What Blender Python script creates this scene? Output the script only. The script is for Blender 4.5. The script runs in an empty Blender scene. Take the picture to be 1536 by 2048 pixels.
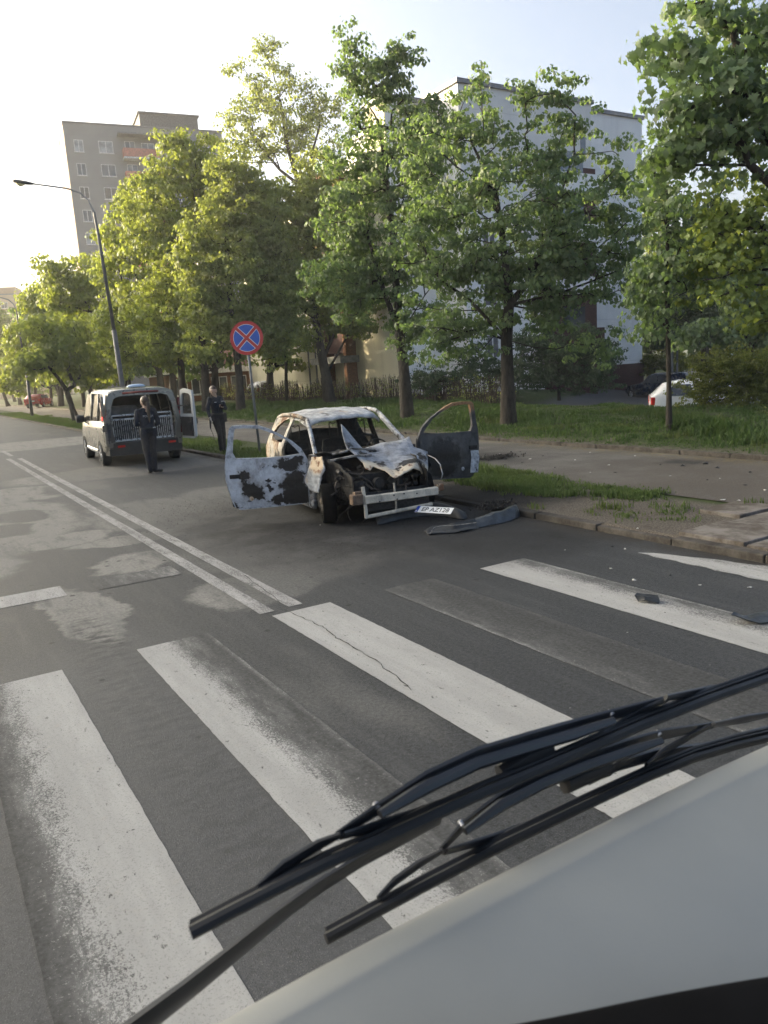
import bpy, bmesh, math, random
import numpy as np
from mathutils import Vector, Matrix
from mathutils.geometry import tessellate_polygon
R = math.radians
rng = np.random.default_rng(7)
random.seed(7)
S = bpy.context.scene
COL = S.collection

# ------------------------------------------------------------------ camera
CAM_H = 1.95
FPX = 1540.0                                   # focal length in photograph pixels (1536 x 2048)
_y, _p, _r = R(30.96), R(10.63), R(3.69)
cF = Vector((math.sin(_y)*math.cos(_p), math.cos(_y)*math.cos(_p), -math.sin(_p)))
_R = Vector((math.cos(_y), -math.sin(_y), 0)); _U = _R.cross(cF)
cR = _R*math.cos(_r) - _U*math.sin(_r)
cU = _U*math.cos(_r) + _R*math.sin(_r)
cC = Vector((0, 0, CAM_H))
cam = bpy.data.cameras.new('camera'); camo = bpy.data.objects.new('camera', cam); COL.objects.link(camo)
cam.sensor_fit = 'VERTICAL'; cam.sensor_height = 36.0; cam.lens = FPX/2048*36
cam.clip_start = 0.05; cam.clip_end = 3000
cam.dof.use_dof = True; cam.dof.focus_distance = 12.0; cam.dof.aperture_fstop = 9.0
camo.matrix_world = Matrix(((cR.x, cU.x, -cF.x, cC.x), (cR.y, cU.y, -cF.y, cC.y), (cR.z, cU.z, -cF.z, cC.z), (0, 0, 0, 1)))
S.camera = camo

def ray(px, py): return cF + cR*((px-768)/FPX) - cU*((py-1024)/FPX)
def at(px, py, D): return cC + ray(px, py)*D                 # a point at depth D
def gp(px, py, z=0.0):                                        # a point on the level z
    r = ray(px, py); return cC + r*((z-CAM_H)/r.z)
def xp(px, py, X): r = ray(px, py); return cC + r*(X/r.x)     # a point on the plane x = X
def yp(px, py, Y): r = ray(px, py); return cC + r*(Y/r.y)
def depth(P): return (Vector(P)-cC).dot(cF)

# ------------------------------------------------------------------ light
SUN_AZ, SUN_EL = R(-38), R(13)                # azimuth from +Y towards +X
sd = Vector((math.sin(SUN_AZ)*math.cos(SUN_EL), math.cos(SUN_AZ)*math.cos(SUN_EL), math.sin(SUN_EL)))
w = bpy.data.worlds.new('World'); S.world = w; w.use_nodes = True
wn = w.node_tree.nodes; wl = w.node_tree.links
sky = wn.new('ShaderNodeTexSky'); sky.sky_type = 'NISHITA'; sky.sun_disc = False
sky.sun_elevation = SUN_EL; sky.sun_rotation = SUN_AZ
sky.air_density = 0.4; sky.dust_density = 8.0; sky.ozone_density = 0.6; sky.altitude = 100
wn['Background'].inputs[1].default_value = 0.15
tint = wn.new('ShaderNodeMix'); tint.data_type = 'RGBA'; tint.blend_type = 'MULTIPLY'; tint.inputs[0].default_value = 1.0; tint.inputs[7].default_value = (.985, 1.025, .945, 1)
wl.new(sky.outputs[0], tint.inputs[6]); wl.new(tint.outputs[2], wn['Background'].inputs[0])
sun = bpy.data.lights.new('sun', 'SUN'); sun.energy = 2.6; sun.angle = R(0.6); sun.color = (1.0, 0.80, 0.52)
suno = bpy.data.objects.new('sun', sun); COL.objects.link(suno)
suno.rotation_euler = (-sd).to_track_quat('-Z', 'Y').to_euler()
S.view_settings.view_transform = 'Standard'; S.view_settings.look = 'None'
S.view_settings.exposure = 2.2; S.view_settings.gamma = 1.0; S.view_settings.use_curve_mapping = False
S.cycles.max_bounces = 8; S.cycles.transparent_max_bounces = 8

# ------------------------------------------------------------------ node helper
class NT:
    def __init__(s, name):
        s.m = bpy.data.materials.new(name); s.m.use_nodes = True
        s.n = s.m.node_tree.nodes; s.l = s.m.node_tree.links
        s.b = s.n['Principled BSDF']; s.tc = s.n.new('ShaderNodeTexCoord'); s.geo = None
    def put(s, sock, v):
        if hasattr(v, 'is_output'): s.l.new(v, sock)
        elif isinstance(v, (tuple, list)) and len(v) == 3 and sock.type == 'RGBA': sock.default_value = (*v, 1)
        else: sock.default_value = v
    def math(s, op, a, b=0.5, c=0.0, clamp=False):
        n = s.n.new('ShaderNodeMath'); n.operation = op; n.use_clamp = clamp
        s.put(n.inputs[0], a); s.put(n.inputs[1], b); s.put(n.inputs[2], c); return n.outputs[0]
    def coord(s, scale=(1, 1, 1), loc=(0, 0, 0), rot=(0, 0, 0), src='Object'):
        n = s.n.new('ShaderNodeMapping'); s.l.new(s.tc.outputs[src], n.inputs[0])
        n.inputs['Scale'].default_value = scale; n.inputs['Location'].default_value = loc; n.inputs['Rotation'].default_value = rot
        return n.outputs[0]
    def noise(s, scale=5, detail=4, rough=0.55, vec=None, dist=0.0, col=False):
        n = s.n.new('ShaderNodeTexNoise'); n.inputs['Scale'].default_value = scale; n.inputs['Detail'].default_value = detail
        n.inputs['Roughness'].default_value = rough; n.inputs['Distortion'].default_value = dist
        s.l.new(vec if vec is not None else s.tc.outputs['Object'], n.inputs['Vector']); return n.outputs[1 if col else 0]
    def voro(s, scale=5, vec=None, feature='F1', out=0, rand=1.0):
        n = s.n.new('ShaderNodeTexVoronoi'); n.feature = feature; n.inputs['Scale'].default_value = scale
        n.inputs['Randomness'].default_value = rand
        s.l.new(vec if vec is not None else s.tc.outputs['Object'], n.inputs['Vector']); return n.outputs[out]
    def ss(s, v, lo, hi, a=0.0, b=1.0):                        # smooth step from lo to hi
        n = s.n.new('ShaderNodeMapRange'); n.interpolation_type = 'SMOOTHSTEP'; s.put(n.inputs[0], v)
        for i, x in enumerate((lo, hi, a, b)): s.put(n.inputs[i+1], x)
        return n.outputs[0]
    def mix(s, f, a, b, mode='MIX'):
        n = s.n.new('ShaderNodeMix'); n.data_type = 'RGBA'; n.blend_type = mode
        s.put(n.inputs[0], f); s.put(n.inputs[6], a); s.put(n.inputs[7], b); return n.outputs[2]
    def sep(s, vec=None):
        n = s.n.new('ShaderNodeSeparateXYZ'); s.l.new(vec if vec is not None else s.tc.outputs['Object'], n.inputs[0]); return n.outputs
    def warp(s, amt=0.1, scale=6):                             # object coordinates shaken by noise
        a = s.n.new('ShaderNodeVectorMath'); a.operation = 'SUBTRACT'; s.l.new(s.noise(scale, 4, .6, col=True), a.inputs[0]); a.inputs[1].default_value = (.5, .5, .5)
        b = s.n.new('ShaderNodeVectorMath'); b.operation = 'SCALE'; s.l.new(a.outputs[0], b.inputs[0]); b.inputs['Scale'].default_value = amt
        c = s.n.new('ShaderNodeVectorMath'); c.operation = 'ADD'; s.l.new(b.outputs[0], c.inputs[0]); s.l.new(s.tc.outputs['Object'], c.inputs[1])
        return c.outputs[0]
    def blobs(s, vec, pts, edge=0.1):                          # 1 inside any of the balls (x, y, z, r) or (x, y, z, r, sx, sy, sz)
        res = None
        for p in pts:
            m = s.n.new('ShaderNodeVectorMath'); m.operation = 'SUBTRACT'; s.l.new(vec, m.inputs[0]); m.inputs[1].default_value = p[:3]
            o = m.outputs[0]
            if len(p) > 4:
                k = s.n.new('ShaderNodeVectorMath'); k.operation = 'MULTIPLY'; s.l.new(o, k.inputs[0]); k.inputs[1].default_value = p[4:7]; o = k.outputs[0]
            d = s.n.new('ShaderNodeVectorMath'); d.operation = 'LENGTH'; s.l.new(o, d.inputs[0])
            f = s.ss(d.outputs['Value'], p[3]*(1+edge), p[3]*(1-edge), 0, 1)
            f = s.ss(d.outputs['Value'], p[3]*(1-edge), p[3]*(1+edge), 1, 0)
            res = f if res is None else s.math('MAXIMUM', res, f)
        return res
    def bump(s, h, strength=0.3, dist=0.01):
        n = s.n.new('ShaderNodeBump'); n.inputs['Strength'].default_value = strength; n.inputs['Distance'].default_value = dist
        s.l.new(h, n.inputs['Height']); s.l.new(n.outputs[0], s.b.inputs['Normal']); return n
    def out(s, col=None, rough=None, metal=None, spec=None, **k):
        if col is not None: s.put(s.b.inputs['Base Color'], col)
        if rough is not None: s.put(s.b.inputs['Roughness'], rough)
        if metal is not None: s.put(s.b.inputs['Metallic'], metal)
        if spec is not None: s.put(s.b.inputs['Specular IOR Level'], spec)
        for a, v in k.items(): s.put(s.b.inputs[a.replace('_', ' ')], v)
        return s.m

def plain(name, col, rough=0.6, metal=0.0, var=0.25, scale=6, bump=0.0, bscale=60, spec=0.5, coat=0.0):
    t = NT(name); n = t.noise(scale, 5)
    c = t.mix(t.ss(n, .3, .7), tuple(x*(1-var) for x in col), tuple(min(1, x*(1+var)) for x in col))
    if bump: t.bump(t.noise(bscale, 3), bump, .01)
    m = t.out(c, t.ss(t.noise(scale*2.3, 3), .2, .8, max(.03, rough-.1), min(1, rough+.1)), metal, spec)
    if coat: t.b.inputs['Coat Weight'].default_value = coat; t.b.inputs['Coat Roughness'].default_value = .06
    return m

# ------------------------------------------------------------------ mesh helper
class MB:
    def __init__(s): s.v = []; s.f = []; s.mi = []; s.cur = 0
    def add(s, vs, fs):
        o = len(s.v); s.v += [tuple(p) for p in vs]; s.f += [tuple(i+o for i in f) for f in fs]; s.mi += [s.cur]*len(fs)
    def box(s, c, d, rz=0.0, M=None):
        x, y, z = (k/2 for k in d); q = [(-x,-y,-z),(x,-y,-z),(x,y,-z),(-x,y,-z),(-x,-y,z),(x,-y,z),(x,y,z),(-x,y,z)]
        rot = M if M is not None else Matrix.Rotation(rz, 3, 'Z'); C = Vector(c)
        s.add([C + rot @ Vector(p) for p in q], [(0,3,2,1),(4,5,6,7),(0,1,5,4),(1,2,6,5),(2,3,7,6),(3,0,4,7)])
    def bx(s, x0, x1, y0, y1, z0, z1): s.box(((x0+x1)/2, (y0+y1)/2, (z0+z1)/2), (x1-x0, y1-y0, z1-z0))
    def tube(s, pts, r, n=8, caps=True, flat=None, up=None):
        # swept tube through pts; r a number or list; flat = (a, b) section scale along side / up
        P = [Vector(p) for p in pts]; m = len(P)
        rr = [r]*m if isinstance(r, (int, float)) else list(r)
        vs = []; prev = None
        for i in range(m):
            t = (P[min(i+1, m-1)] - P[max(i-1, 0)]).normalized()
            if up is not None: a = Vector(up).cross(t)
            elif prev is None: a = t.cross(Vector((0, 0, 1)) if abs(t.z) < .9 else Vector((0, 1, 0)))
            else: a = prev - t*prev.dot(t)
            if a.length < 1e-6: a = t.orthogonal()
            a.normalize(); b = t.cross(a); prev = a
            fa, fb = flat if flat else (1, 1)
            for k in range(n):
                th = 2*math.pi*(k+.5)/n; vs.append(P[i] + a*(math.cos(th)*rr[i]*fa) + b*(math.sin(th)*rr[i]*fb))
        fs = [(i*n+k, i*n+(k+1) % n, (i+1)*n+(k+1) % n, (i+1)*n+k) for i in range(m-1) for k in range(n)]
        if caps: fs += [tuple(range(n-1, -1, -1)), tuple((m-1)*n+k for k in range(n))]
        s.add(vs, fs)
    def lathe(s, prof, c=(0, 0, 0), axis=(0, 0, 1), n=24, caps=True):
        A = Vector(axis).normalized(); a = A.orthogonal().normalized(); b = A.cross(a); C = Vector(c)
        vs = [C + A*h + (a*math.cos(2*math.pi*k/n) + b*math.sin(2*math.pi*k/n))*r for r, h in prof for k in range(n)]
        m = len(prof); fs = [(i*n+k, i*n+(k+1) % n, (i+1)*n+(k+1) % n, (i+1)*n+k) for i in range(m-1) for k in range(n)]
        if caps: fs += [tuple(range(n-1, -1, -1)), tuple((m-1)*n+k for k in range(n))]
        s.add(vs, fs)
    def sheet(s, outer, holes, fn, th):
        # flat outline with holes; fn(a, b, side) -> point, side 0 front / 1 back
        loops = [outer] + list(holes); flat = [p for lp in loops for p in lp]; N = len(flat)
        tris = tessellate_polygon([[Vector((a, b, 0)) for a, b in lp] for lp in loops])
        vs = [fn(a, b, 0.0) for a, b in flat] + [fn(a, b, th) for a, b in flat]
        fs = [tuple(t) for t in tris] + [tuple(i+N for i in reversed(t)) for t in tris]
        o = 0
        for lp in loops:
            k = len(lp); fs += [(o+i, o+(i+1) % k, N+o+(i+1) % k, N+o+i) for i in range(k)]; o += k
        s.add(vs, fs)
    def grid(s, P):                                            # P[i][j] points
        m, n = len(P), len(P[0])
        s.add([p for r_ in P for p in r_], [(i*n+j, i*n+j+1, (i+1)*n+j+1, (i+1)*n+j) for i in range(m-1) for j in range(n-1)])
    def build(s, name, mat, parent=None, smooth=False, bevel=0.0, auto=None):
        me = bpy.data.meshes.new(name); me.from_pydata(s.v, [], s.f)
        for mm in (mat if isinstance(mat, list) else [mat]): me.materials.append(mm)
        if isinstance(mat, list): me.polygons.foreach_set('material_index', s.mi)
        me.update()
        bm = bmesh.new(); bm.from_mesh(me); bmesh.ops.recalc_face_normals(bm, faces=bm.faces); bm.to_mesh(me); bm.free()
        if smooth: me.polygons.foreach_set('use_smooth', [True]*len(me.polygons))
        if auto: me.set_sharp_from_angle(angle=R(auto))
        o = bpy.data.objects.new(name, me); COL.objects.link(o)
        if parent is not None: o.parent = parent
        if bevel:
            b = o.modifiers.new('bevel', 'BEVEL'); b.width = bevel; b.segments = 2; b.limit_method = 'ANGLE'; b.angle_limit = R(40)
        return o

def npmesh(name, V, F, mat, parent=None, smooth=False):        # fast build of a triangle / quad soup
    V = np.asarray(V, np.float32); F = np.asarray(F, np.int32); k = F.shape[1]
    me = bpy.data.meshes.new(name); me.vertices.add(len(V)); me.vertices.foreach_set('co', V.ravel())
    me.loops.add(F.size); me.loops.foreach_set('vertex_index', F.ravel())
    me.polygons.add(len(F)); me.polygons.foreach_set('loop_start', np.arange(0, F.size, k, dtype=np.int32))
    try: me.polygons.foreach_set('loop_total', np.full(len(F), k, np.int32))
    except Exception: pass
    if smooth: me.polygons.foreach_set('use_smooth', np.ones(len(F), bool))
    me.materials.append(mat); me.update(calc_edges=True); me.validate()
    o = bpy.data.objects.new(name, me); COL.objects.link(o)
    if parent is not None: o.parent = parent
    return o

def tag(o, label=None, cat=None, group=None, kind=None):
    for k, v in (('label', label), ('category', cat), ('group', group), ('kind', kind)):
        if v: o[k] = v
    return o
def thing(name, label, cat, loc=(0, 0, 0), rz=0.0, group=None):
    o = bpy.data.objects.new(name, None); COL.objects.link(o); o.location = loc; o.rotation_euler = (0, 0, rz)
    o.empty_display_size = .2
    return tag(o, label, cat, group)
def copy_tree(o, parent=None):
    c = o.copy(); COL.objects.link(c); c.parent = parent
    for ch in list(o.children): copy_tree(ch, c)
    return c
# ------------------------------------------------------------------ the setting: ground, road, markings, kerbs, sidewalk
KX = 6.35                                                      # face of the kerb
def hgt(x, y):
    x = np.asarray(x, float); y = np.asarray(y, float)
    bump_ = .05*np.sin(x*1.7+y*.6)*np.sin(y*.9-x*.4) + .03*np.sin(x*3.1-y*2.3)
    z = np.where(x < KX+.06, -.3, np.where(x < 8.35, .066, np.where(x < 11.72, .05, .10+.9*np.clip((x-11.72)/2.5, 0, 1)*bump_+.14*np.clip((x-11.72)/4, 0, 1))))
    near = 1/(1+np.exp(np.clip((y-.55*x-14.5)*1.2, -30, 30)))         # the car park lies lower than the lawn
    drop = np.clip((x-19.3)/4.0, 0, 1); drop = drop*drop*(3-2*drop)
    return z - near*drop*1.05
def ground_mat():
    t = NT('grass_soil'); s = t.sep(); n = t.noise(.9, 6); n2 = t.noise(7, 6, .7); n3 = t.noise(45, 4, .7)
    grass = t.mix(t.ss(n2, .3, .7), (.022, .035, .010), (.050, .070, .018))
    soil = t.mix(t.ss(n3, .3, .7), (.040, .034, .027), (.175, .152, .125)); soil = t.mix(t.math('MULTIPLY', t.ss(n2, .5, .7), .6), soil, (.045, .036, .027))
    f = t.ss(n, .60, .72)
    verge = t.math('MULTIPLY', t.ss(s[0], 8.3, 8.0), t.ss(t.math('ADD', s[1], t.math('MULTIPLY', n, 6)), 20.5, 18.5))
    edge = t.math('MULTIPLY', t.ss(s[0], 12.7, 11.9), t.ss(s[0], 11.0, 11.6)) 
    f = t.math('MAXIMUM', f, t.math('MAXIMUM', verge, t.math('MULTIPLY', edge, t.ss(n2, .35, .55))))
    asphalt = t.math('MULTIPLY', t.ss(s[0], 22.6, 23.6), t.ss(t.math('SUBTRACT', s[1], t.math('MULTIPLY', s[0], .55)), 15.0, 13.8))
    c = t.mix(f, grass, soil); c = t.mix(asphalt, c, (.085, .085, .085))
    soot = t.blobs(t.warp(.7, 2.5), [(7.0, 8.6, 0, 1.25)], .35)
    c = t.mix(t.math('MULTIPLY', soot, .85), c, (.010, .010, .010))
    t.bump(n3, .8, .03); return t.out(c, .95, spec=.2)
xs = np.unique(np.concatenate([[-700, -300, -120, -60, -30, -15, -5, 2, 5], np.arange(KX, 30, .22), [KX+.03, KX+.09, 8.34, 8.36, 11.71, 11.73], np.arange(30, 60, 3), [70, 90, 130, 200, 350, 700]]))
ys = np.unique(np.concatenate([[-300, -100, -40, -15, -5], np.arange(-2, 48, .5), np.arange(48, 120, 4), [140, 180, 250, 400, 900]]))
XX, YY = np.meshgrid(xs, ys); ZZ = hgt(XX, YY)
V = np.stack([XX, YY, ZZ], -1).reshape(-1, 3); nx, ny = len(xs), len(ys)
ii, jj = np.meshgrid(np.arange(ny-1), np.arange(nx-1), indexing='ij'); q = (ii*nx+jj).ravel()
g_ = npmesh('ground', V, np.stack([q, q+1, q+nx+1, q+nx], 1), ground_mat(), smooth=True); tag(g_, kind='structure')

def road_mat():
    t = NT('asphalt'); wv = t.warp(.9, 1.1); s = t.sep()
    n1 = t.noise(.55, 5, .6, t.coord((1, .35, 1))); n2 = t.noise(3.0, 6, .65); fine = t.noise(150, 3, .75); mid = t.noise(38, 5, .75); st = t.noise(7, 5, .7, t.coord((1, .07, 1)))
    dark = t.mix(t.ss(mid, .3, .7), (.0165, .0172, .0182), (.056, .0582, .061)); dark = t.mix(t.math('MULTIPLY', t.ss(fine, .50, .68), .55), dark, (.118, .121, .125)); dark = t.mix(t.math('MULTIPLY', t.ss(fine, .46, .34), .6), dark, (.006, .006, .006))
    dry_sun = t.mix(t.ss(mid, .3, .7), (.155, .150, .140), (.275, .264, .24))
    # dried patches in the wet asphalt; left ones brightened, sunlight put into the colour
    dry_sun_b = t.blobs(wv, [(.2, 13.0, 0, 1.9, 1, .62, 1), (1.6, 16.2, 0, 1.0, .8, .9, 1), (-.4, 9.6, 0, 1.0, .8, .9, 1), (4.6, 18.3, 0, 2.3, .75, 1.5, 1), (7.6, 19.2, 0, 1.6, .6, 1.4, 1),
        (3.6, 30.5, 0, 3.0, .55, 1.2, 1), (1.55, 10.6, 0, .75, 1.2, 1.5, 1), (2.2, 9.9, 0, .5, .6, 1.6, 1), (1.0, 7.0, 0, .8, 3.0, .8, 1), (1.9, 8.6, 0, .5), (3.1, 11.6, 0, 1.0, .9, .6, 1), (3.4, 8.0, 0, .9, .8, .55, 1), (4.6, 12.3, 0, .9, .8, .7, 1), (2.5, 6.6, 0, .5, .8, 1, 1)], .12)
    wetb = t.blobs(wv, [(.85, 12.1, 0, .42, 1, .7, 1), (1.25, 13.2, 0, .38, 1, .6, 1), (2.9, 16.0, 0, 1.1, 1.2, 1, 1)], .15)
    dm = t.math('MULTIPLY', dry_sun_b, t.math('SUBTRACT', 1.0, wetb)); dm = t.math('MULTIPLY', dm, t.ss(n2, .14, .46)); dm = t.math('MULTIPLY', dm, t.math('ADD', t.ss(s[0], 2.35, 2.0, .42, 1.0), t.ss(s[1], 24, 28, 0, .5))); dm = t.math('MULTIPLY', dm, t.ss(t.noise(5, 6, .7, t.coord((1, .22, 1))), .30, .52, .35, 1))
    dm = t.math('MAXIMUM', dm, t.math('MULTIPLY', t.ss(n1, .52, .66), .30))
    track = t.math('MULTIPLY', t.blobs(t.warp(.25, 3), [(1.0, 4.3, 0, .24, 1, .10, 1)], .4), t.ss(t.noise(9, 5, .7, t.coord((.6, 1.6, 1))), .42, .62))
    c = t.mix(dm, dark, dry_sun); c = t.mix(t.math('MULTIPLY', t.ss(st, .45, .75), .22), c, (.12, .12, .12))
    c = t.mix(t.math('MULTIPLY', track, .92), c, (.016, .017, .018))
    # greyer older asphalt in the left lane, near the crossing
    c = t.mix(t.math('MULTIPLY', t.ss(s[0], 1.9, 1.2), t.math('MULTIPLY', t.ss(s[1], 7.0, 5.0), .35)), c, (.11, .112, .118))
    soot = t.blobs(t.warp(1.1, 1.7), [(5.0, 8.7, 0, 2.3, 1, .8, 1), (5.7, 6.9, 0, 1.4, .8, 1, 1), (3.9, 9.6, 0, 1.2)], .45)
    c = t.mix(t.math('MULTIPLY', soot, t.ss(n2, .2, .6, .55, .95)), c, (.011, .011, .012))
    ash = t.math('MULTIPLY', t.blobs(t.warp(.8, 3), [(3.7, 11.6, 0, .8, 1, .8, 1), (3.3, 9.3, 0, .45, .6, 1, 1)], .4), t.ss(t.noise(16, 5, .8), .52, .62))
    c = t.mix(t.math('MULTIPLY', ash, .5), c, (.012, .012, .012))
    gut = t.math('MULTIPLY', t.ss(s[0], KX-.42, KX-.10), t.ss(n2, .3, .6)); c = t.mix(t.math('MULTIPLY', gut, .75), c, (.030, .026, .022))
    spk = t.ss(t.voro(95), .24, .10); c = t.mix(t.math('MULTIPLY', spk, .30), c, (.30, .30, .29)); c = t.mix(t.math('MULTIPLY', t.ss(t.noise(6.5, 6, .75), .60, .72), .55), c, (.020, .020, .020)); c = t.mix(t.math('MULTIPLY', t.ss(t.voro(3.1), .10, .05), .8), c, (.012, .012, .012))
    wv2 = t.math('SUBTRACT', 1.0, dm); t.bump(t.math('ADD', fine, t.math('MULTIPLY', mid, 1.0)), .55, .012)
    return t.out(c, t.math('ADD', .62, t.math('MULTIPLY', dm, .3)), spec=.22)
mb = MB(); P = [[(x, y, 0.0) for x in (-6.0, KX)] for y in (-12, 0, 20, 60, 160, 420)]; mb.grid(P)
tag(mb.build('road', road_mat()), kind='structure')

def paint_mat(name, wear_stops, white=(.36, .355, .34), base=.45):
    # worn road paint: how much is gone follows x (wheel tracks), broken up by grain
    t = NT(name); s = t.sep(); r = t.n.new('ShaderNodeValToRGB'); r.color_ramp.interpolation = 'LINEAR'
    t.l.new(t.math('DIVIDE', s[0], 8.0), r.inputs[0]); el = r.color_ramp.elements
    for i, (x, v) in enumerate(wear_stops):
        e = el[i] if i < 2 else el.new(x/8)
        e.position = x/8; e.color = (v, v, v, 1)
    grain = t.noise(105, 5, .85, t.coord((1, .7, 1))); grain2 = t.noise(9, 5, .7, t.coord((1, .25, 1))); pit = t.noise(26, 4, .7, t.coord((1, .5, 1)))
    g = t.math('ADD', t.math('MULTIPLY', grain, .74), t.math('MULTIPLY', grain2, .26))
    wear = t.math('MULTIPLY_ADD', r.outputs[0], .40, .30)
    f = t.ss(t.math('SUBTRACT', g, wear), -.035, .045)
    f = t.math('MULTIPLY', f, t.ss(pit, .30, .37)); spk = t.math('MULTIPLY', t.ss(t.noise(55, 4, .8), .60, .66), .7)
    f = t.math('MAXIMUM', t.math('MULTIPLY', t.math('MAXIMUM', f, t.math('MULTIPLY', t.ss(grain2, .40, .70, .35, 1.0), t.ss(r.outputs[0], .95, .5, .04, .55))), t.ss(pit, .22, .32, .3, 1)), t.math('MULTIPLY', spk, t.ss(r.outputs[0], .97, .7)))
    wc = t.mix(t.ss(t.noise(6, 5, .7, t.coord((1, .15, 1))), .3, .75), tuple(x*.80 for x in white), white); wc = t.mix(t.math('MULTIPLY', t.ss(t.noise(120, 3, .8), .54, .66), .6), wc, tuple(x*.35 for x in white))
    wc = t.mix(t.math('MULTIPLY', t.ss(t.noise(14, 4), .55, .75), .25), wc, (.34, .31, .27))
    soot = t.blobs(t.warp(1.1, 1.7), [(5.6, 7.0, 0, 1.2, 1, .8, 1)], .4)
    wc = t.mix(t.math('MULTIPLY', soot, .8), wc, (.05, .05, .05))
    asp = t.mix(t.ss(t.noise(38, 5, .75), .3, .7), (.024, .0243, .0243), (.058, .0585, .0585))
    t.bump(grain, .30, .006)
    return t.out(t.mix(f, asp, wc), .8, spec=.2)
def strip(mb, x0, x1, y0, y1, z=.004, n=90, jit=.0025):
    # a painted sheet with a slightly ragged outline
    L = [(x0+random.uniform(-jit, jit), y0+(y1-y0)*i/n, z) for i in range(n+1)]; Rr = [(x1+random.uniform(-jit, jit), y0+(y1-y0)*i/n, z) for i in range(n+1)]
    mb.add(L+Rr, [(i, n+1+i, n+2+i, i+1) for i in range(n)])
mb = MB()
for a, b, y1 in ((.10, .65, 5.62), (1.18, 1.73, 5.67), (2.29, 2.83, 5.71), (3.37, 3.90, 5.70), (4.42, 4.97, 5.66)): strip(mb, a, b, .6, y1)
mb.add([(5.88+.02*math.sin(i*2.1)-.10*i/40, 5.02-.11*i, .004) for i in range(41)]+[(5.90+.42*min(1, i/12)**.7*(1+.06*math.sin(i*1.3)), 5.02-.11*i, .004) for i in range(41)], [(i, 41+i, 42+i, i+1) for i in range(40)])
tag(mb.build('crosswalk', paint_mat('crosswalk_paint', [(.08, .95), (.16, .72), (.30, .44), (.45, .12), (.65, .02), (1.18, .12), (1.36, .22), (1.5, .66), (1.68, .86), (1.73, .62), (2.29, .16), (2.45, .10), (2.8, .16), (2.83, .1), (3.37, .60), (3.42, .78), (3.8, .93), (3.9, .82), (4.42, .02), (4.62, .12), (4.78, .46), (4.93, .72), (4.97, .5), (5.78, .80), (5.95, .05), (6.12, .45), (6.34, .9)][:26])), kind='structure')
mb = MB()
strip(mb, 2.231, 2.36, 5.82, 25.1, n=120); strip(mb, 2.50, 2.632, 5.84, 24.8, n=120)
for k in range(4): strip(mb, 2.42, 2.55, 26+k*7, 28.6+k*7, n=8)
strip(mb, -1.6, 1.03, 7.68, 8.12, n=20); strip(mb, 1.31, 2.14, 7.66, 8.1, n=10)
tag(mb.build('lane_markings', paint_mat('lane_paint', [(0, .30), (1.0, .35), (1.29, .78), (2.15, .62), (2.23, .42), (2.36, .44), (2.5, .45), (2.63, .40)], white=(.36, .352, .34))), kind='structure')

mb = MB()
def crack(px, n=9, w=.006):
    P = [gp(a, b, .008) for a, b in px]; Q = []
    for a, b in zip(P, P[1:]): Q += [a.lerp(b, k/n)+Vector((random.uniform(-.012, .012), random.uniform(-.012, .012), 0)) for k in range(n)]
    vs = []
    for i, q in enumerate(Q):
        d = (Q[min(i+1, len(Q)-1)]-Q[max(0, i-1)]).normalized(); s_ = Vector((-d.y, d.x, 0))*w*random.uniform(.3, 1); vs += [q-s_, q+s_]
    mb.add(vs, [(2*i, 2*i+2, 2*i+3, 2*i+1) for i in range(len(Q)-1)])
crack([(566, 1218), (640, 1250), (672, 1275), (740, 1312), (835, 1388)], w=.005); crack([(490, 1150), (575, 1215)], w=.004)
tag(mb.build('road_crack', plain('crack_dirt', (.016, .015, .014), .95)), kind='structure')
# kerb and path edging: single stones, some sunk or tilted
def stone_row(name, x0, x1, z0, z1, y0, y1, L, mat, jit):
    mb = MB(); y = y0
    while y < y1:
        dz = random.uniform(-jit, jit); dx = random.uniform(-jit, jit)
        mb.bx(x0+dx, x1+dx, y+.006, y+L-.006, z0, z1+dz); y += L
    o = mb.build(name, mat, bevel=.012); return tag(o, kind='structure')
km = NT('kerb_stone'); n = km.noise(5, 5, .7); c = km.mix(km.ss(n, .3, .7), (.036, .031, .027), (.092, .083, .072))
soot = km.blobs(km.warp(.8, 2), [(6.4, 8.4, .1, 1.6)], .4); c = km.mix(km.math('MULTIPLY', soot, .85), c, (.015, .015, .015)); km.bump(km.noise(40, 4, .7), .5, .01); km = km.out(c, .9, spec=.2)
stone_row('kerb', KX, KX+.15, -.2, .066, -4, 110, 1.0, km, .012)
stone_row('path_edging', 11.66, 11.74, -.1, .15, -4, 110, 1.0, km, .014)

def walk_mat():
    t = NT('old_pavement'); s = t.sep(); n = t.noise(.8, 6, .65); n2 = t.noise(9, 5, .7); f = t.noise(80, 3, .8)
    c = t.mix(t.ss(n, .35, .7), (.050, .048, .046), (.112, .106, .099)); c = t.mix(t.math('MULTIPLY', t.ss(f, .45, .7), .45), c, (.26, .24, .22))
    mud = t.math('MULTIPLY', t.ss(t.math('ADD', s[1], t.math('MULTIPLY', n, 5)), 13.5, 9.5), t.ss(n2, .25, .5)); c = t.mix(t.math('MULTIPLY', mud, .8), c, t.mix(t.ss(f, .35, .65), (.042, .035, .029), (.115, .098, .080)))
    yel = t.math('MULTIPLY', t.ss(s[0], 10.9, 11.6), t.ss(n2, .4, .65)); c = t.mix(t.math('MULTIPLY', yel, .7), c, (.14, .11, .05))
    soot = t.blobs(t.warp(.8, 2.2), [(9.5, 12.3, .1, .8, 1, .7, 1), (10.9, 8.3, .1, .35)], .5); c = t.mix(t.math('MULTIPLY', soot, .8), c, (.02, .02, .02))
    t.bump(t.math('ADD', f, n2), .5, .015); return t.out(c, .92, spec=.25)
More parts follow.
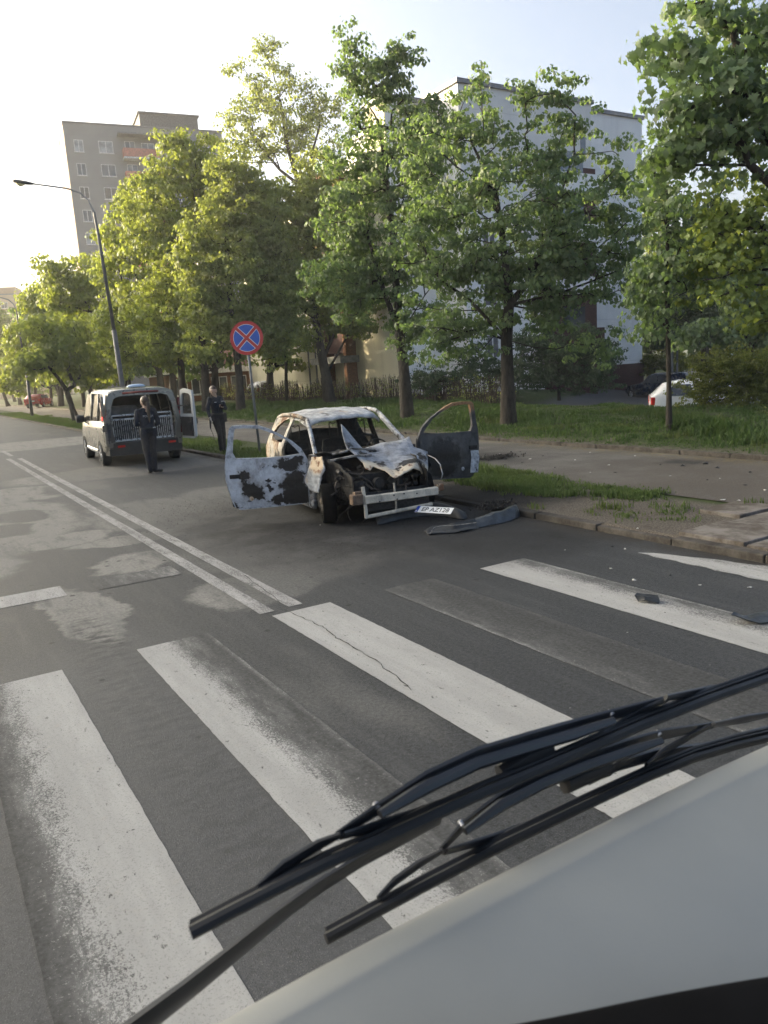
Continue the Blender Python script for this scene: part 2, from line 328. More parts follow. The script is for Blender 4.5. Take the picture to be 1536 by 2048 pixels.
mb = MB(); mb.grid([[(x, y, .075+.004*math.sin(x*2.1+y)*math.sin(y*.7)) for x in (8.3, 8.8, 9.6, 10.4, 11.1, 11.66)] for y in [-4+i*1.2 for i in range(95)]])
tag(mb.build('sidewalk', walk_mat(), smooth=True), kind='structure')
mb = MB()
for i, (x0, x1, y0, y1) in enumerate(((6.53, 7.28, 4.32, 5.05), (7.30, 8.05, 4.30, 5.03), (6.53, 7.27, 3.56, 4.29), (7.30, 8.06, 3.55, 4.27), (8.1, 8.85, 3.55, 4.27), (8.09, 8.86, 4.31, 5.06), (6.52, 7.27, 2.8, 3.53), (7.3, 8.05, 2.8, 3.53), (7.6, 8.33, 5.08, 5.6))):
    mb.bx(x0, x1, y0, y1, .03, .098+random.uniform(-.006, .012)+(.012 if x0 > 8.05 else 0))
sm = NT('concrete_slab'); n = sm.noise(3, 6, .7); c = sm.mix(sm.ss(n, .35, .65), (.075, .062, .05), (.19, .172, .155)); sm.bump(sm.noise(50, 4, .7), .5, .01); sm = sm.out(c, .93, spec=.2)
tag(mb.build('pavement_slabs', sm, bevel=.01), kind='structure')

# ------------------------------------------------------------------ grass as blades (nobody could count them)
def grass_mat(name, a, b, tr):
    t = NT(name); g = t.n.new('ShaderNodeNewGeometry'); c = t.mix(g.outputs['Random Per Island'], a, b)
    c = t.mix(t.math('MULTIPLY', t.ss(t.noise(.8, 4), .5, .7), .5), c, (.13, .115, .04))
    tl = t.n.new('ShaderNodeBsdfTranslucent'); tl.inputs[0].default_value = (*tr, 1)
    ms = t.n.new('ShaderNodeMixShader'); ms.inputs[0].default_value = .35; m = t.out(c, .8, spec=.2)
    t.l.new(t.b.outputs[0], ms.inputs[1]); t.l.new(tl.outputs[0], ms.inputs[2]); t.l.new(ms.outputs[0], t.n['Material Output'].inputs[0]); return m
def blades(name, pts, h, mat, per=5, wid=.009, spread=.06, hz=hgt):
    pts = np.repeat(np.asarray(pts), per, 0); N = len(pts)
    p = pts + rng.normal(0, spread, (N, 2)); H = np.repeat(np.asarray(h), per) * rng.uniform(.5, 1.15, N)
    a = rng.uniform(0, 2*np.pi, N); lean = rng.uniform(.1, .75, N)*H; b = a + rng.uniform(1.2, 1.9, N)
    W = wid*(1+H*2); z = hz(p[:, 0], p[:, 1])-.01
    d = np.stack([np.cos(a), np.sin(a)], 1); s_ = np.stack([np.cos(b), np.sin(b)], 1)*W[:, None]
    v0 = np.column_stack([p-s_, z]); v1 = np.column_stack([p+s_, z]); m = p+d*(lean*.35)[:, None]
    v2 = np.column_stack([m+s_*.8, z+H*.6]); v3 = np.column_stack([m-s_*.8, z+H*.6]); v4 = np.column_stack([p+d*lean[:, None], z+H*(.98-.3*(lean/H))])
    V = np.stack([v0, v1, v2, v3, v4], 1).reshape(-1, 3); i = np.arange(N)*5
    F = np.concatenate([np.stack([i, i+1, i+2], 1), np.stack([i, i+2, i+3], 1), np.stack([i+3, i+2, i+4], 1)])
    o = npmesh(name, V, F, mat); return tag(o, kind='stuff')
def inside(x, y, poly):
    c = np.zeros(len(x), bool); n = len(poly)
    for i in range(n):
        (x0, y0), (x1, y1) = poly[i], poly[(i+1) % n]
        c ^= ((y0 > y) != (y1 > y)) & (x < (x1-x0)*(y-y0)/(y1-y0+1e-12)+x0)
    return c
def lump(x, y, s=1.0): return np.sin(x*1.3*s+.7)*np.sin(y*1.1*s+.2)+.6*np.sin(x*2.9*s-y*2.1*s)+.4*np.sin(x*5.3*s+y*4.7*s)
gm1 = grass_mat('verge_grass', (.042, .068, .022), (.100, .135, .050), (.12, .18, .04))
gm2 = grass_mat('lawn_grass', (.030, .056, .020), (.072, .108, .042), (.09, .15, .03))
# lawn
N = 60000; x = rng.uniform(11.8, 25, N); y = rng.uniform(1, 48, N); dd = np.hypot(x, y)
k = (rng.random(N) < np.clip(1.35-dd/55, .3, 1)) & (rng.random(N) < np.clip(.5+.35*lump(x, y), .12, 1)*np.clip((x-11.7)/1.2, .25, 1)) & ((x < 22.5) | (y > .55*x+14.5))
x, y = x[k], y[k]; hh = (.13+.10*np.clip(lump(x, y, .7), -.6, 1.5))*np.clip((x-11.2)/2, .45, 1.25)*np.where((x > 16) & (y < .55*x+13), .6, 1)
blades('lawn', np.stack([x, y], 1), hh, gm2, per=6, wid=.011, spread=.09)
# verge behind the van and the patch beside the wreck
N = 26000; x = rng.uniform(KX+.16, 9.3, N); y = rng.uniform(6, 75, N)
patch = inside(x, y, [(8.5, 12.4), (8.75, 10.4), (8.5, 6.55), (7.75, 6.45), (6.98, 8.2), (7.3, 10.6), (7.1, 13)])
far = (y > 14) & (x < 7.9+.35*lump(x*0, y, .8)+.2*(y > 30))
k = (patch & (rng.random(N) < np.clip(.62+.4*lump(x, y, 1.6), .1, 1))) | (far & (rng.random(N) < np.clip(.8+.3*lump(x, y), .2, 1))); x, y = x[k], y[k]
N2 = 9000; x2 = rng.uniform(6.9, 8.8, N2); y2 = rng.uniform(6.4, 12.4, N2); k = inside(x2, y2, [(8.4, 12.3), (8.65, 10.4), (8.4, 6.7), (7.85, 6.6), (7.1, 8.4), (7.4, 10.6)]) & (rng.random(N2) < np.clip(.5+.45*lump(x2, y2, 1.6), .05, 1))
x3 = rng.uniform(6.55, 8.7, 2600); y3 = rng.uniform(5.3, 14, 2600); k3 = (lump(x3, y3, 2.1) > .35) & (np.hypot(x3-7.0, y3-8.6) > 1.1) & (rng.random(2600) < .6)
x = np.concatenate([x, x2[k], x3[k3]]); y = np.concatenate([y, y2[k], y3[k3]])
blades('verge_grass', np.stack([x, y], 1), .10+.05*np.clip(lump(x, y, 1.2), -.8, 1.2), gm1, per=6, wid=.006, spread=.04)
# ------------------------------------------------------------------ trees
def leaf_mat(name, dark, light, trans, amt=.42):
    t = NT(name); g = t.n.new('ShaderNodeNewGeometry'); r = g.outputs['Random Per Island']
    c = t.mix(r, dark, light); c = t.mix(t.ss(t.noise(.55, 3), .45, .68), c, tuple(k*1.35 for k in light))
    tl = t.n.new('ShaderNodeBsdfTranslucent'); t.put(tl.inputs[0], t.mix(r, tuple(k*.75 for k in trans), tuple(k*1.3 for k in trans)))
    ms = t.n.new('ShaderNodeMixShader'); ms.inputs[0].default_value = amt; m = t.out(c, .5, spec=.35)
    t.l.new(t.b.outputs[0], ms.inputs[1]); t.l.new(tl.outputs[0], ms.inputs[2]); t.l.new(ms.outputs[0], t.n['Material Output'].inputs[0]); return m
LM = {'maple': leaf_mat('maple_leaf', (.076, .114, .062), (.130, .178, .094), (.20, .30, .065), .46),
      'young': leaf_mat('young_leaf', (.095, .138, .052), (.165, .205, .078), (.32, .37, .06), .5),
      'yellow': leaf_mat('fresh_leaf', (.085, .138, .040), (.150, .205, .058), (.30, .35, .045), .5),
      'dark': leaf_mat('dark_leaf', (.034, .058, .032), (.062, .090, .046), (.09, .15, .04), .3),
      'bush': leaf_mat('bush_leaf', (.055, .075, .018), (.12, .14, .034), (.20, .22, .03), .45)}
bt = NT('bark'); c = bt.mix(bt.ss(bt.noise(9, 6, .7, bt.coord((1, 1, .25))), .3, .7), (.022, .019, .016), (.060, .052, .043)); bt.bump(bt.noise(22, 5, .8, bt.coord((1, 1, .2))), .9, .04); BARK = bt.out(c, .9, spec=.2)

KITE = np.array([(0, 0, 0), (.55, .42, .05), (1, 0, -.10), (.55, -.42, .05)])
KITE_F = np.array([(0, 1, 2), (0, 2, 3)])
_m = [(0, 0), (.30, .12), (.12, .42), (.42, .34), (.52, .56), (.70, .24), (1.0, 0), (.70, -.24), (.52, -.56), (.42, -.34), (.12, -.42), (.30, -.12)]
MAPLE = np.array([(a, b, -.25*a*a+.18*abs(b)) for a, b in _m] + [(.5, 0, 0)]); _n = len(_m)
MAPLE_F = np.array([(_n, i, (i+1) % _n) for i in range(_n)])
def leaves(C, O, per, size, shape='kite', droop=.55, rg=rng):
    # umbrella clumps: round each centre C the leaves lie like tiles on a small dome and hang downhill
    base, F = (MAPLE, MAPLE_F) if shape == 'maple' else (KITE, KITE_F)
    N = len(C)*per; c = np.repeat(C, per, 0); Rc = np.repeat(size*rg.uniform(1.5, 2.9, len(C)), per)[:, None]
    n = rg.normal(0, 1, (N, 3)); n[:, 2] = np.abs(n[:, 2])*1.1-.30; n += .35*np.repeat(O, per, 0)*np.array([1, 1, .3]); n /= np.linalg.norm(n, axis=1)[:, None]
    st = c + n*Rc*rg.uniform(.45, 1.1, N)[:, None]*np.array([1, 1, .62])
    a = rg.uniform(0, 2*np.pi, N); h = np.stack([n[:, 0]*n[:, 2], n[:, 1]*n[:, 2], -(n[:, 0]**2+n[:, 1]**2)], 1) + .35*np.stack([np.cos(a), np.sin(a), -droop*.6*rg.random(N)], 1)
    h /= np.linalg.norm(h, axis=1)[:, None]+1e-9
    up = n + rg.normal(0, .30, (N, 3)); sd_ = np.cross(up, h); sd_ /= np.linalg.norm(sd_, axis=1)[:, None]+1e-9
    nn = np.cross(h, sd_); L = size*rg.uniform(.6, 1.25, N)[:, None]
    V = st[:, None, :] + (h*L)[:, None, :]*base[None, :, 0, None] + (sd_*L)[:, None, :]*base[None, :, 1, None] + (nn*L)[:, None, :]*base[None, :, 2, None]
    k = len(base); Fa = (F[None] + (np.arange(N)*k)[:, None, None]).reshape(-1, 3)
    return V.reshape(-1, 3), Fa
def skeleton(trunk, r0, att, rg, extra=()):
    # grow limbs: every crown point joins the nearest lower limb node; radii follow the load carried
    P = [np.array(p, float) for p in trunk]; par = [-1]+list(range(len(P)-1)); ln = [0.]
    for i in range(1, len(P)): ln.append(ln[-1]+np.linalg.norm(P[i]-P[i-1]))
    for ex in extra:                                          # extra limbs: (index on the trunk, points)
        j = ex[0]
        for q_ in ex[1]: P.append(np.array(q_, float)); par.append(j); ln.append(ln[j]+np.linalg.norm(P[-1]-P[j])); j = len(P)-1
    free = max(1, len(trunk)//2-1); ntr = len(P)
    order = np.argsort(np.linalg.norm(att-np.array(trunk[-1]), axis=1)+.3*np.abs(att[:, 2]-trunk[-1][2])); term = []
    for a in att[order]:
        Q = np.array(P); d = np.linalg.norm(Q-a, axis=1); cost = d + .22*np.array(ln) + np.where(Q[:, 2] > a[2]+.15, 1.2*(Q[:, 2]-a[2]), 0)
        cost[:free] += 3; j = int(np.argmin(cost)); b = P[j]; D = np.linalg.norm(a-b)
        if D > .7:
            m = (a+b)/2 + np.array([rg.normal(0, .07), rg.normal(0, .07), -.05])*D; P.append(m); par.append(j); ln.append(ln[j]+D*.5); j = len(P)-1
        P.append(a); par.append(j); ln.append(ln[j]+np.linalg.norm(a-P[j])); term.append(len(P)-1)
    cnt = np.zeros(len(P)); 
    for i in term: cnt[i] += 1
    for i in range(len(P)-1, 0, -1):
        if par[i] >= 0: cnt[par[i]] += cnt[i]
    rad = .007 + r0*.80*(cnt/max(cnt[0], 1))**.60
    for i in range(len(trunk)): rad[i] = max(rad[i], r0*(1-.45*i/len(trunk)) if i <= free else rad[i])
    rad[0] = r0*1.35
    return P, par, rad
def tree(label, base, D, lobes, trunk_px=None, r0=.16, leaf='maple', size=.13, per=24, dens=1.0, seed=1, shape='kite', group=None, name='maple_tree', extra_px=(), zb=None, mult=3, flat=.8, cat='tree', droop=.55):
    rg = np.random.default_rng(seed); base = Vector(base); k = D/FPX
    t = thing(name, label, cat, base, 0, group); b0 = np.array(base)
    A = []
    for lb in lobes:
        cx, cy, rx, ry = lb[:4]; dd = lb[4] if len(lb) > 4 else 0
        c = at(cx, cy, D+dd); rxm, rym = rx*k, ry*k; n = max(6, int(dens*4.0*rxm*rym*4))
        u = rg.normal(0, 1, (n, 3)); u /= np.linalg.norm(u, axis=1)[:, None]; rr = (.35+.65*rg.random(n)**.55)[:, None]
        rd = (rxm+rym)/2*flat
        q_ = u*rr; A.append(np.array(c) + q_[:, :1]*rxm*np.array(cR) + q_[:, 1:2]*rd*np.array(cF) + q_[:, 2:]*rym*np.array(cU))
    A = np.concatenate(A); A = A[A[:, 2] > b0[2]+(.6 if zb is None else .05)]
    def line(pp): return [np.array(at(*(p[:2]), D+(p[2] if len(p) > 2 else 0))) for p in pp]
    tr = [b0-np.array([0, 0, .1])] + line(trunk_px) if trunk_px else [b0-np.array([0, 0, .1]), b0*.75+A.mean(0)*.25, b0*.5+A.mean(0)*.5]
    P, par, rad = skeleton(tr, r0, A, rg, [(j, line(pp)) for j, pp in extra_px])
    mb = MB(); kids = {}
    for i, p in enumerate(par): kids.setdefault(p, []).append(i)
    P = [p-b0 for p in P]
    stack = [(0, [0])]; done = []
    while stack:                                              # chain nodes into smooth limbs
        i, ch = stack.pop(); 
        while True:
            ks = sorted(kids.get(ch[-1], []), key=lambda q_: -rad[q_])
            if not ks: break
            for q_ in ks[1:]: stack.append((q_, [ch[-1], q_]))
            ch.append(ks[0])
        rr = [rad[q_] for q_ in ch]
        if len(ch) > 1 and ch[0] != 0: rr[0] = min(rr[0], rr[1]*1.35)
        mb.tube([P[q_] for q_ in ch], rr, n=10 if ch[0] == 0 else (6 if rr[1] > .03 else 4), caps=False)
    mb.build('trunk', BARK, t, smooth=True)
    C = np.repeat(A, mult, 0) + rg.normal(0, .26, (len(A)*mult, 3))*np.array([1, 1, .75]); O = C-A.mean(0); O /= np.linalg.norm(O, axis=1)[:, None]+1e-9
    V, F = leaves(C-b0, O, per, size, shape, droop, rg)
    npmesh('crown', V, F, LM[leaf], t)
    return t
def g2(px, X, z=.1): p = xp(px, 800, X); return Vector((X, p.y, z))

A_ = gp(1017, 848, .2)
tree('full maple with forked dark trunk in the lawn right behind the wreck', A_, depth(A_), [(1010, 470, 185, 140), (945, 195, 32, 46), (962, 262, 50, 46), (915, 250, 30, 40), (1064, 192, 18, 26), (1106, 208, 28, 34), (1085, 275, 55, 46), (1150, 250, 30, 24), (1125, 330, 60, 50), (890, 390, 95, 90), (850, 520, 70, 80), (1180, 470, 95, 80), (1238, 400, 34, 80), (1000, 600, 130, 50), (1190, 560, 110, 60), (880, 630, 80, 46), (1120, 640, 70, 36), (1250, 500, 40, 66), (830, 290, 46, 56), (960, 540, 90, 60), (1100, 540, 90, 60), (940, 670, 60, 40), (880, 690, 66, 30), (1160, 690, 60, 26), (1020, 350, 70, 50), (1225, 330, 16, 30)],
     [(1015, 760), (1013, 680), (1018, 610), (1010, 520), (1000, 430), (960, 320)], r0=.19, seed=11, size=.12, per=30, dens=1.15, extra_px=[(3, [(1060, 560), (1100, 470), (1130, 360)]), (2, [(940, 600), (880, 560)]), (3, [(1110, 590), (1190, 560)])])
B_ = gp(815, 838, .15)
tree('tall maple leaning left, its top split into two tufts against the sky', B_, depth(B_), [(752, 150, 55, 60), (700, 105, 20, 34), (712, 140, 24, 30), (805, 110, 18, 30), (795, 160, 28, 30), (765, 240, 75, 66), (700, 330, 66, 60), (790, 360, 85, 90), (690, 430, 62, 66), (760, 490, 100, 76), (700, 560, 86, 56), (850, 300, 60, 80), (870, 250, 50, 50), (850, 440, 60, 60), (760, 600, 70, 34), (850, 640, 60, 40), (690, 610, 50, 40), (800, 680, 40, 26), (820, 520, 60, 50), (720, 520, 60, 60)],
     [(808, 740), (800, 670), (795, 600), (788, 500), (775, 380), (760, 250)], r0=.20, seed=12, size=.135, per=30, dens=1.15, extra_px=[(2, [(760, 560), (735, 470)]), (2, [(850, 590), (890, 540)])])
C_ = gp(660, 810, .1)
tree('many-stemmed maple standing in front of the cream wall with brick recess', C_, depth(C_), [(600, 430, 80, 70), (560, 405, 42, 36), (650, 500, 90, 76), (560, 530, 76, 74), (625, 610, 76, 40), (690, 640, 50, 26), (540, 610, 40, 40), (670, 560, 60, 50), (690, 400, 50, 56), (640, 370, 50, 40), (725, 520, 50, 60), (600, 560, 60, 60), (640, 440, 60, 50), (575, 480, 50, 50), (720, 640, 40, 40), (600, 680, 40, 24), (740, 590, 40, 50), (640, 330, 36, 30)],
     [(652, 750), (645, 720), (632, 640), (622, 560), (610, 470)], r0=.30, seed=13, size=.18, dens=.95, mult=3, leaf='young', extra_px=[(2, [(660, 690), (655, 600), (652, 500)]), (1, [(690, 680), (705, 640)]), (2, [(672, 660), (668, 580), (690, 500)])])
D_ = g2(600, 22.0)
DD = 58
tree('tallest airy tree with thin bronze young leaves and bare branches showing', at(604, 805, DD), DD, [(545, 115, 30, 36), (525, 95, 18, 16), (565, 180, 70, 44), (490, 195, 36, 30), (475, 240, 42, 26), (555, 262, 105, 52), (640, 215, 46, 34), (660, 205, 30, 24), (620, 285, 66, 44), (500, 300, 62, 40), (450, 285, 24, 16), (470, 140, 20, 14)],
     [(602, 640), (600, 480), (598, 370), (575, 290), (560, 200)], r0=.26, seed=14, size=.20, per=15, dens=.55, leaf='young', mult=3, name='airy_tree', extra_px=[(3, [(620, 320), (640, 250)]), (3, [(560, 340), (510, 280)])])
E_ = gp(482, 828, .1)
tree('bushy yellow-tipped maple whose trunk rises just left of the round sign', E_, depth(E_), [(470, 560, 86, 84), (430, 470, 76, 52), (400, 520, 62, 44), (480, 420, 66, 52), (520, 500, 62, 66), (450, 350, 50, 56), (385, 600, 56, 44), (540, 610, 54, 54), (440, 650, 70, 40), (520, 680, 60, 40), (520, 430, 60, 60), (560, 560, 40, 60), (420, 560, 60, 60), (500, 360, 40, 40), (420, 700, 50, 26), (480, 640, 60, 50), (560, 660, 40, 40), (540, 470, 50, 40)],
     [(478, 750), (472, 690), (462, 620), (455, 540), (452, 440)], r0=.20, seed=15, size=.18, dens=1.05, leaf='young', extra_px=[(2, [(500, 640), (520, 560)])])
F_ = g2(411, 14.0)
tree('dense tall yellow-green tree hiding the right half of the grey tower', F_, depth(F_), [(335, 325, 50, 56), (352, 285, 20, 22), (405, 300, 26, 36), (370, 410, 92, 90), (300, 440, 56, 76), (340, 520, 82, 72), (405, 620, 80, 56), (320, 620, 74, 60), (410, 350, 40, 60), (420, 400, 40, 60), (380, 680, 60, 36), (320, 690, 50, 30), (440, 480, 50, 60)],
     [(410, 740), (402, 660), (390, 560), (370, 450)], r0=.22, seed=16, size=.20, dens=.85, mult=3, per=22, leaf='yellow')
G_ = g2(365, 14.5)
tree('green tree behind the police van, right of the tall lamp post', G_, depth(G_), [(270, 430, 50, 66), (250, 520, 66, 66), (300, 590, 84, 66), (250, 640, 66, 56), (340, 680, 62, 36), (215, 480, 30, 40), (300, 710, 70, 30), (240, 700, 50, 30)],
     [(362, 730), (345, 660), (310, 570)], r0=.22, seed=17, size=.24, dens=.65, mult=3, per=20, leaf='yellow')
H_ = g2(325, 15.5)
tree('wide green tree over the roof of the police van', H_, depth(H_), [(175, 560, 76, 56), (130, 580, 62, 50), (215, 640, 90, 56), (150, 680, 82, 46), (100, 540, 30, 24), (280, 690, 60, 40), (200, 730, 60, 28), (120, 730, 60, 28)],
     [(318, 740), (290, 700), (220, 620)], r0=.24, seed=18, size=.26, dens=.6, mult=3, per=20, leaf='yellow')
I_ = g2(198, 14)
tree('rounded tree behind the farther lamp post', I_, depth(I_), [(100, 640, 52, 60), (95, 715, 72, 50), (60, 690, 50, 60), (160, 745, 60, 30), (80, 610, 40, 40), (170, 680, 60, 50), (120, 620, 50, 40), (40, 760, 40, 26)], [(180, 780), (140, 730)], r0=.24, seed=19, size=.32, dens=.5, mult=3, per=20, leaf='yellow')
J_ = g2(30, 15)
tree('distant tree at the left edge of the view under the beige block', J_, depth(J_), [(20, 680, 50, 50), (30, 740, 50, 40), (-30, 700, 50, 70), (60, 770, 60, 26), (-10, 640, 30, 30)], [(26, 790), (20, 740)], r0=.26, seed=20, size=.34, dens=.5, mult=3, per=20, leaf='yellow')
# trunks of the far row along the sidewalk
row0 = None
for i, (px, X, sc, lab) in enumerate(((168, 13.5, 1.0, 'low street tree of the far row behind the red car, nearest to the van'), (148, 8.0, .85, 'far row tree on the road side of the footpath, left of the van'), (122, 13.5, 1.0, 'far row tree just right of the red car'), (100, 14, .95, 'far row tree standing right behind the red car roof'), (68, 13.5, 1.05, 'far row tree just left of the red car'), (40, 12.5, 1.1, 'far row tree with the two bare trunks at its left'), (15, 11, 1.1, 'leftmost tree of the far row'))):
    p = g2(px, X)
    if row0 is None:
        D = depth(p); cx, cy = 160, 745
        row0 = tree(lab, p, D, [(cx, cy-30, 60, 26), (cx-40, cy-14, 40, 20), (cx+40, cy-10, 44, 20), (cx+10, cy-60, 50, 24)], [(167, 800), (164, 770)], r0=.22, seed=30, size=.32, dens=.6, mult=3, per=18, leaf='young', group='far row of street trees', name='street_tree')
        o = row0
    else: o = copy_tree(row0); o['label'] = lab
    o.location = p; o.scale = (sc, sc, sc); o.rotation_euler = (0, 0, i*1.3)
for i, (px, D, lob, lf, lab) in enumerate((
    (430, 50, [(420, 690, 60, 50), (470, 650, 50, 50), (390, 720, 50, 30)], 'maple', 'background tree between the two policewomen, over the pavilion roof'),
    (345, 56, [(330, 690, 60, 50), (290, 730, 50, 30), (370, 660, 40, 40)], 'maple', 'background tree above the open right door of the police van'),
    (255, 62, [(230, 690, 66, 50), (200, 740, 60, 26), (270, 650, 40, 40)], 'yellow', 'background tree right behind the foot of the tall lamp post'),
    (120, 78, [(120, 690, 60, 60), (70, 740, 60, 30), (170, 740, 50, 26), (60, 650, 40, 50)], 'maple', 'background tree behind the red car and the far row'),
    (540, 52, [(540, 680, 50, 40), (500, 640, 40, 40), (570, 720, 40, 20)], 'young', 'background tree behind the thin sapling'))):
    b = at(px, 800, D); b.z = .1
    tree(lab, b, D, lob, [(px, 750), (px, 700)], r0=.26, seed=70+i, size=.32, dens=.42, mult=3, per=20, leaf=lf, name='park_tree')
# right hand side
N_ = Vector(at(1640, 700, 12.5)); N_.z = .15
tree('near maple reaching in from the right edge with big lobed leaves', N_, 12.5, [(1470, 55, 86, 70), (1415, 150, 70, 62), (1350, 105, 34, 20), (1380, 30, 40, 34), (1510, 190, 80, 70), (1385, 215, 44, 26), (1400, 280, 56, 34), (1480, 290, 76, 46), (1530, 90, 60, 90), (1570, 250, 60, 90), (1340, 330, 40, 24, .5), (1600, 100, 80, 120), (1440, 230, 40, 40)],
     [(1625, 560), (1600, 420), (1560, 300), (1500, 190), (1465, 60)], r0=.17, seed=21, size=.15, dens=1.05, shape='maple', per=14, mult=4, name='near_maple_tree', extra_px=[(2, [(1500, 330), (1400, 330)]), (4, [(1420, 170)])])
K_ = Vector(at(1600, 760, 16)); K_.z = .1
tree('sunlit yellow-green maple below the near maple at the right edge', K_, 16, [(1480, 410, 70, 56), (1530, 500, 84, 80), (1440, 470, 40, 50), (1460, 560, 60, 56), (1530, 630, 70, 60), (1590, 420, 60, 80)],
     [(1590, 650), (1560, 550), (1520, 450)], r0=.12, seed=22, size=.14, dens=1.8, leaf='yellow', shape='maple', per=13, mult=4)
L_ = gp(1338, 862, .2)
tree('slim young tree with a thin straight trunk in front of the white hatchback', L_, depth(L_), [(1335, 375, 42, 46), (1305, 335, 26, 24), (1360, 450, 62, 56), (1325, 530, 54, 56), (1290, 570, 36, 40), (1380, 560, 46, 44), (1300, 640, 40, 30)],
     [(1338, 760), (1336, 660), (1334, 560), (1335, 460), (1335, 380)], r0=.055, seed=23, size=.125, dens=1.8)
T_ = g2(572, 18.7); T_ = gp(573, 812, .1)
tree('thin sapling between the sign and the many-stemmed maple', T_, depth(T_), [(570, 680, 46, 36), (545, 640, 40, 30), (600, 650, 36, 28), (575, 620, 40, 26)], [(572, 750), (572, 700), (570, 650)], r0=.10, seed=24, size=.16, dens=.4, leaf='maple', name='sapling')
for i, (px, py, D, lob, lf, lab) in enumerate((
    (1410, 770, 44, [(1400, 480, 80, 70), (1440, 590, 90, 76), (1380, 640, 70, 46), (1500, 640, 80, 60)], 'dark', 'dark tree behind the slim young tree, over the parked dark hatchback'),
    (1500, 760, 36, [(1500, 560, 70, 60), (1490, 650, 70, 50), (1420, 670, 60, 30), (1550, 680, 60, 40)], 'maple', 'mid green tree behind the small park lamp'),
    (1360, 770, 58, [(1360, 640, 90, 60), (1300, 660, 60, 50), (1440, 660, 80, 60), (1350, 580, 70, 50)], 'dark', 'dark spreading tree behind the thin grey poles'),
    (1500, 770, 62, [(1500, 640, 90, 60), (1560, 600, 90, 90), (1470, 690, 60, 30), (1540, 690, 60, 30)], 'maple', 'green spreading tree at the right edge behind the park lamp'),
    (1300, 760, 60, [(1310, 430, 34, 56), (1325, 520, 46, 60), (1310, 600, 30, 60), (1340, 660, 30, 30)], 'yellow', 'sunlit tree beyond the right corner of the white building'))):
    b = at(px, py, D); b.z = -.6
    tree(lab, b, D, lob, [(px, 690), (px-6, 600)], r0=.22, seed=40+i, size=.22, dens=1.0, mult=3, per=22, leaf=lf, name='park_tree')
for i, (px, X, lob, lf, lab) in enumerate((
    (1118, 26, [(1130, 690, 90, 46), (1080, 730, 70, 36), (1190, 720, 56, 40), (1120, 750, 90, 26), (1060, 690, 40, 40), (1180, 760, 60, 22)], 'dark', 'low dark tree against the white wall, with brick plinth to its right'),
    (870, 21.0, [(870, 755, 60, 22), (920, 760, 40, 20), (840, 770, 40, 14)], 'dark', 'dark spreading juniper at the foot of the white wall'),
    (980, 24, [(980, 745, 60, 30), (940, 720, 40, 30), (1030, 755, 40, 26)], 'dark', 'dark shrub left of the low dark tree, under the white wall'))):
    p = xp(px, 790, X); p.z = 0; tree(lab, p, depth(p), lob, [(px, 770), (px, 740)], r0=.07, seed=50+i, size=.10, dens=2.6, leaf=lf, name='shrub', per=24, mult=3, cat='shrub', zb=0)
for i, (px, py, D, lob, lf, lab) in enumerate((
    (1470, 835, 22, [(1470, 760, 80, 40), (1400, 785, 36, 26), (1540, 740, 80, 50), (1440, 740, 50, 30), (1500, 800, 90, 24), (1560, 790, 60, 40)], 'bush', 'big yellow-green arching bush beside the white hatchback'),
    (1310, 760, 52, [(1310, 722, 40, 14), (1350, 726, 40, 14), (1280, 740, 16, 16)], 'bush', 'clipped yellow-green bush behind the dark hatchback'),
    (1420, 730, 48, [(1420, 722, 40, 16), (1460, 720, 40, 16)], 'bush', 'yellow-green bush at the foot of the park lamp'))):
    b = at(px, py, D); b.z = float(hgt(b.x, b.y)); tree(lab, b, D, lob, [(px, 790 if i == 0 else 735)], r0=.03, seed=60+i, size=.06 if i == 0 else .12, dens=5 if i == 0 else 3, leaf=lf, zb=0, name='bush', per=30, mult=5, cat='bush', droop=.2)
# ------------------------------------------------------------------ buildings
def stucco(name, col, streak=.25, scale=.5):
    t = NT(name); n = t.noise(scale, 6, .65); v = t.noise(1.3, 5, .7, t.coord((1, 1, .06)))
    c = t.mix(t.ss(n, .3, .7), tuple(k*.88 for k in col), col); c = t.mix(t.math('MULTIPLY', t.ss(v, .5, .75), streak), c, tuple(k*.55 for k in col))
    z = t.sep()[2]; jn = t.math('ABSOLUTE', t.math('SUBTRACT', t.math('FRACT', t.math('DIVIDE', z, 2.7)), .5)); c = t.mix(t.math('MULTIPLY', t.ss(jn, .012, .004), .30), c, tuple(k*.5 for k in col))
    t.bump(t.noise(60, 3), .15, .01); return t.out(c, .9, spec=.2)
def brick_mat(name, col, sc=6.0):
    t = NT(name); b = t.n.new('ShaderNodeTexBrick'); s = t.sep(); cb = t.n.new('ShaderNodeCombineXYZ')
    t.l.new(t.math('ADD', s[0], s[1]), cb.inputs[0]); t.l.new(s[2], cb.inputs[1]); t.l.new(cb.outputs[0], b.inputs[0])
    b.inputs['Scale'].default_value = sc; b.inputs['Mortar Size'].default_value = .012
    b.inputs['Color1'].default_value = (*col, 1); b.inputs['Color2'].default_value = (*[k*.6 for k in col], 1); b.inputs['Mortar'].default_value = (*[k*.5+.03 for k in col], 1)
    return t.out(b.outputs[0], .85, spec=.2)
M_CON = plain('grey_concrete', (.20, .20, .20), .85); M_TRIM = plain('metal_flashing', (.16, .16, .17), .5); M_WF = plain('white_frame', (.62, .62, .62), .5)
M_GL = plain('window_glass', (.05, .06, .07), .08, var=.3, scale=.8, spec=.8); M_BLIND = plain('closed_blind', (.10, .10, .105), .6); M_CURT = plain('net_curtain', (.26, .28, .30), .35, var=.5, scale=1.2)
M_MAROON = brick_mat('dark_red_brick', (.075, .034, .034)); M_ORANGE = brick_mat('orange_brick', (.25, .125, .07)); M_PINK = plain('pink_panel', (.45, .17, .13), .7)
WIN = {}
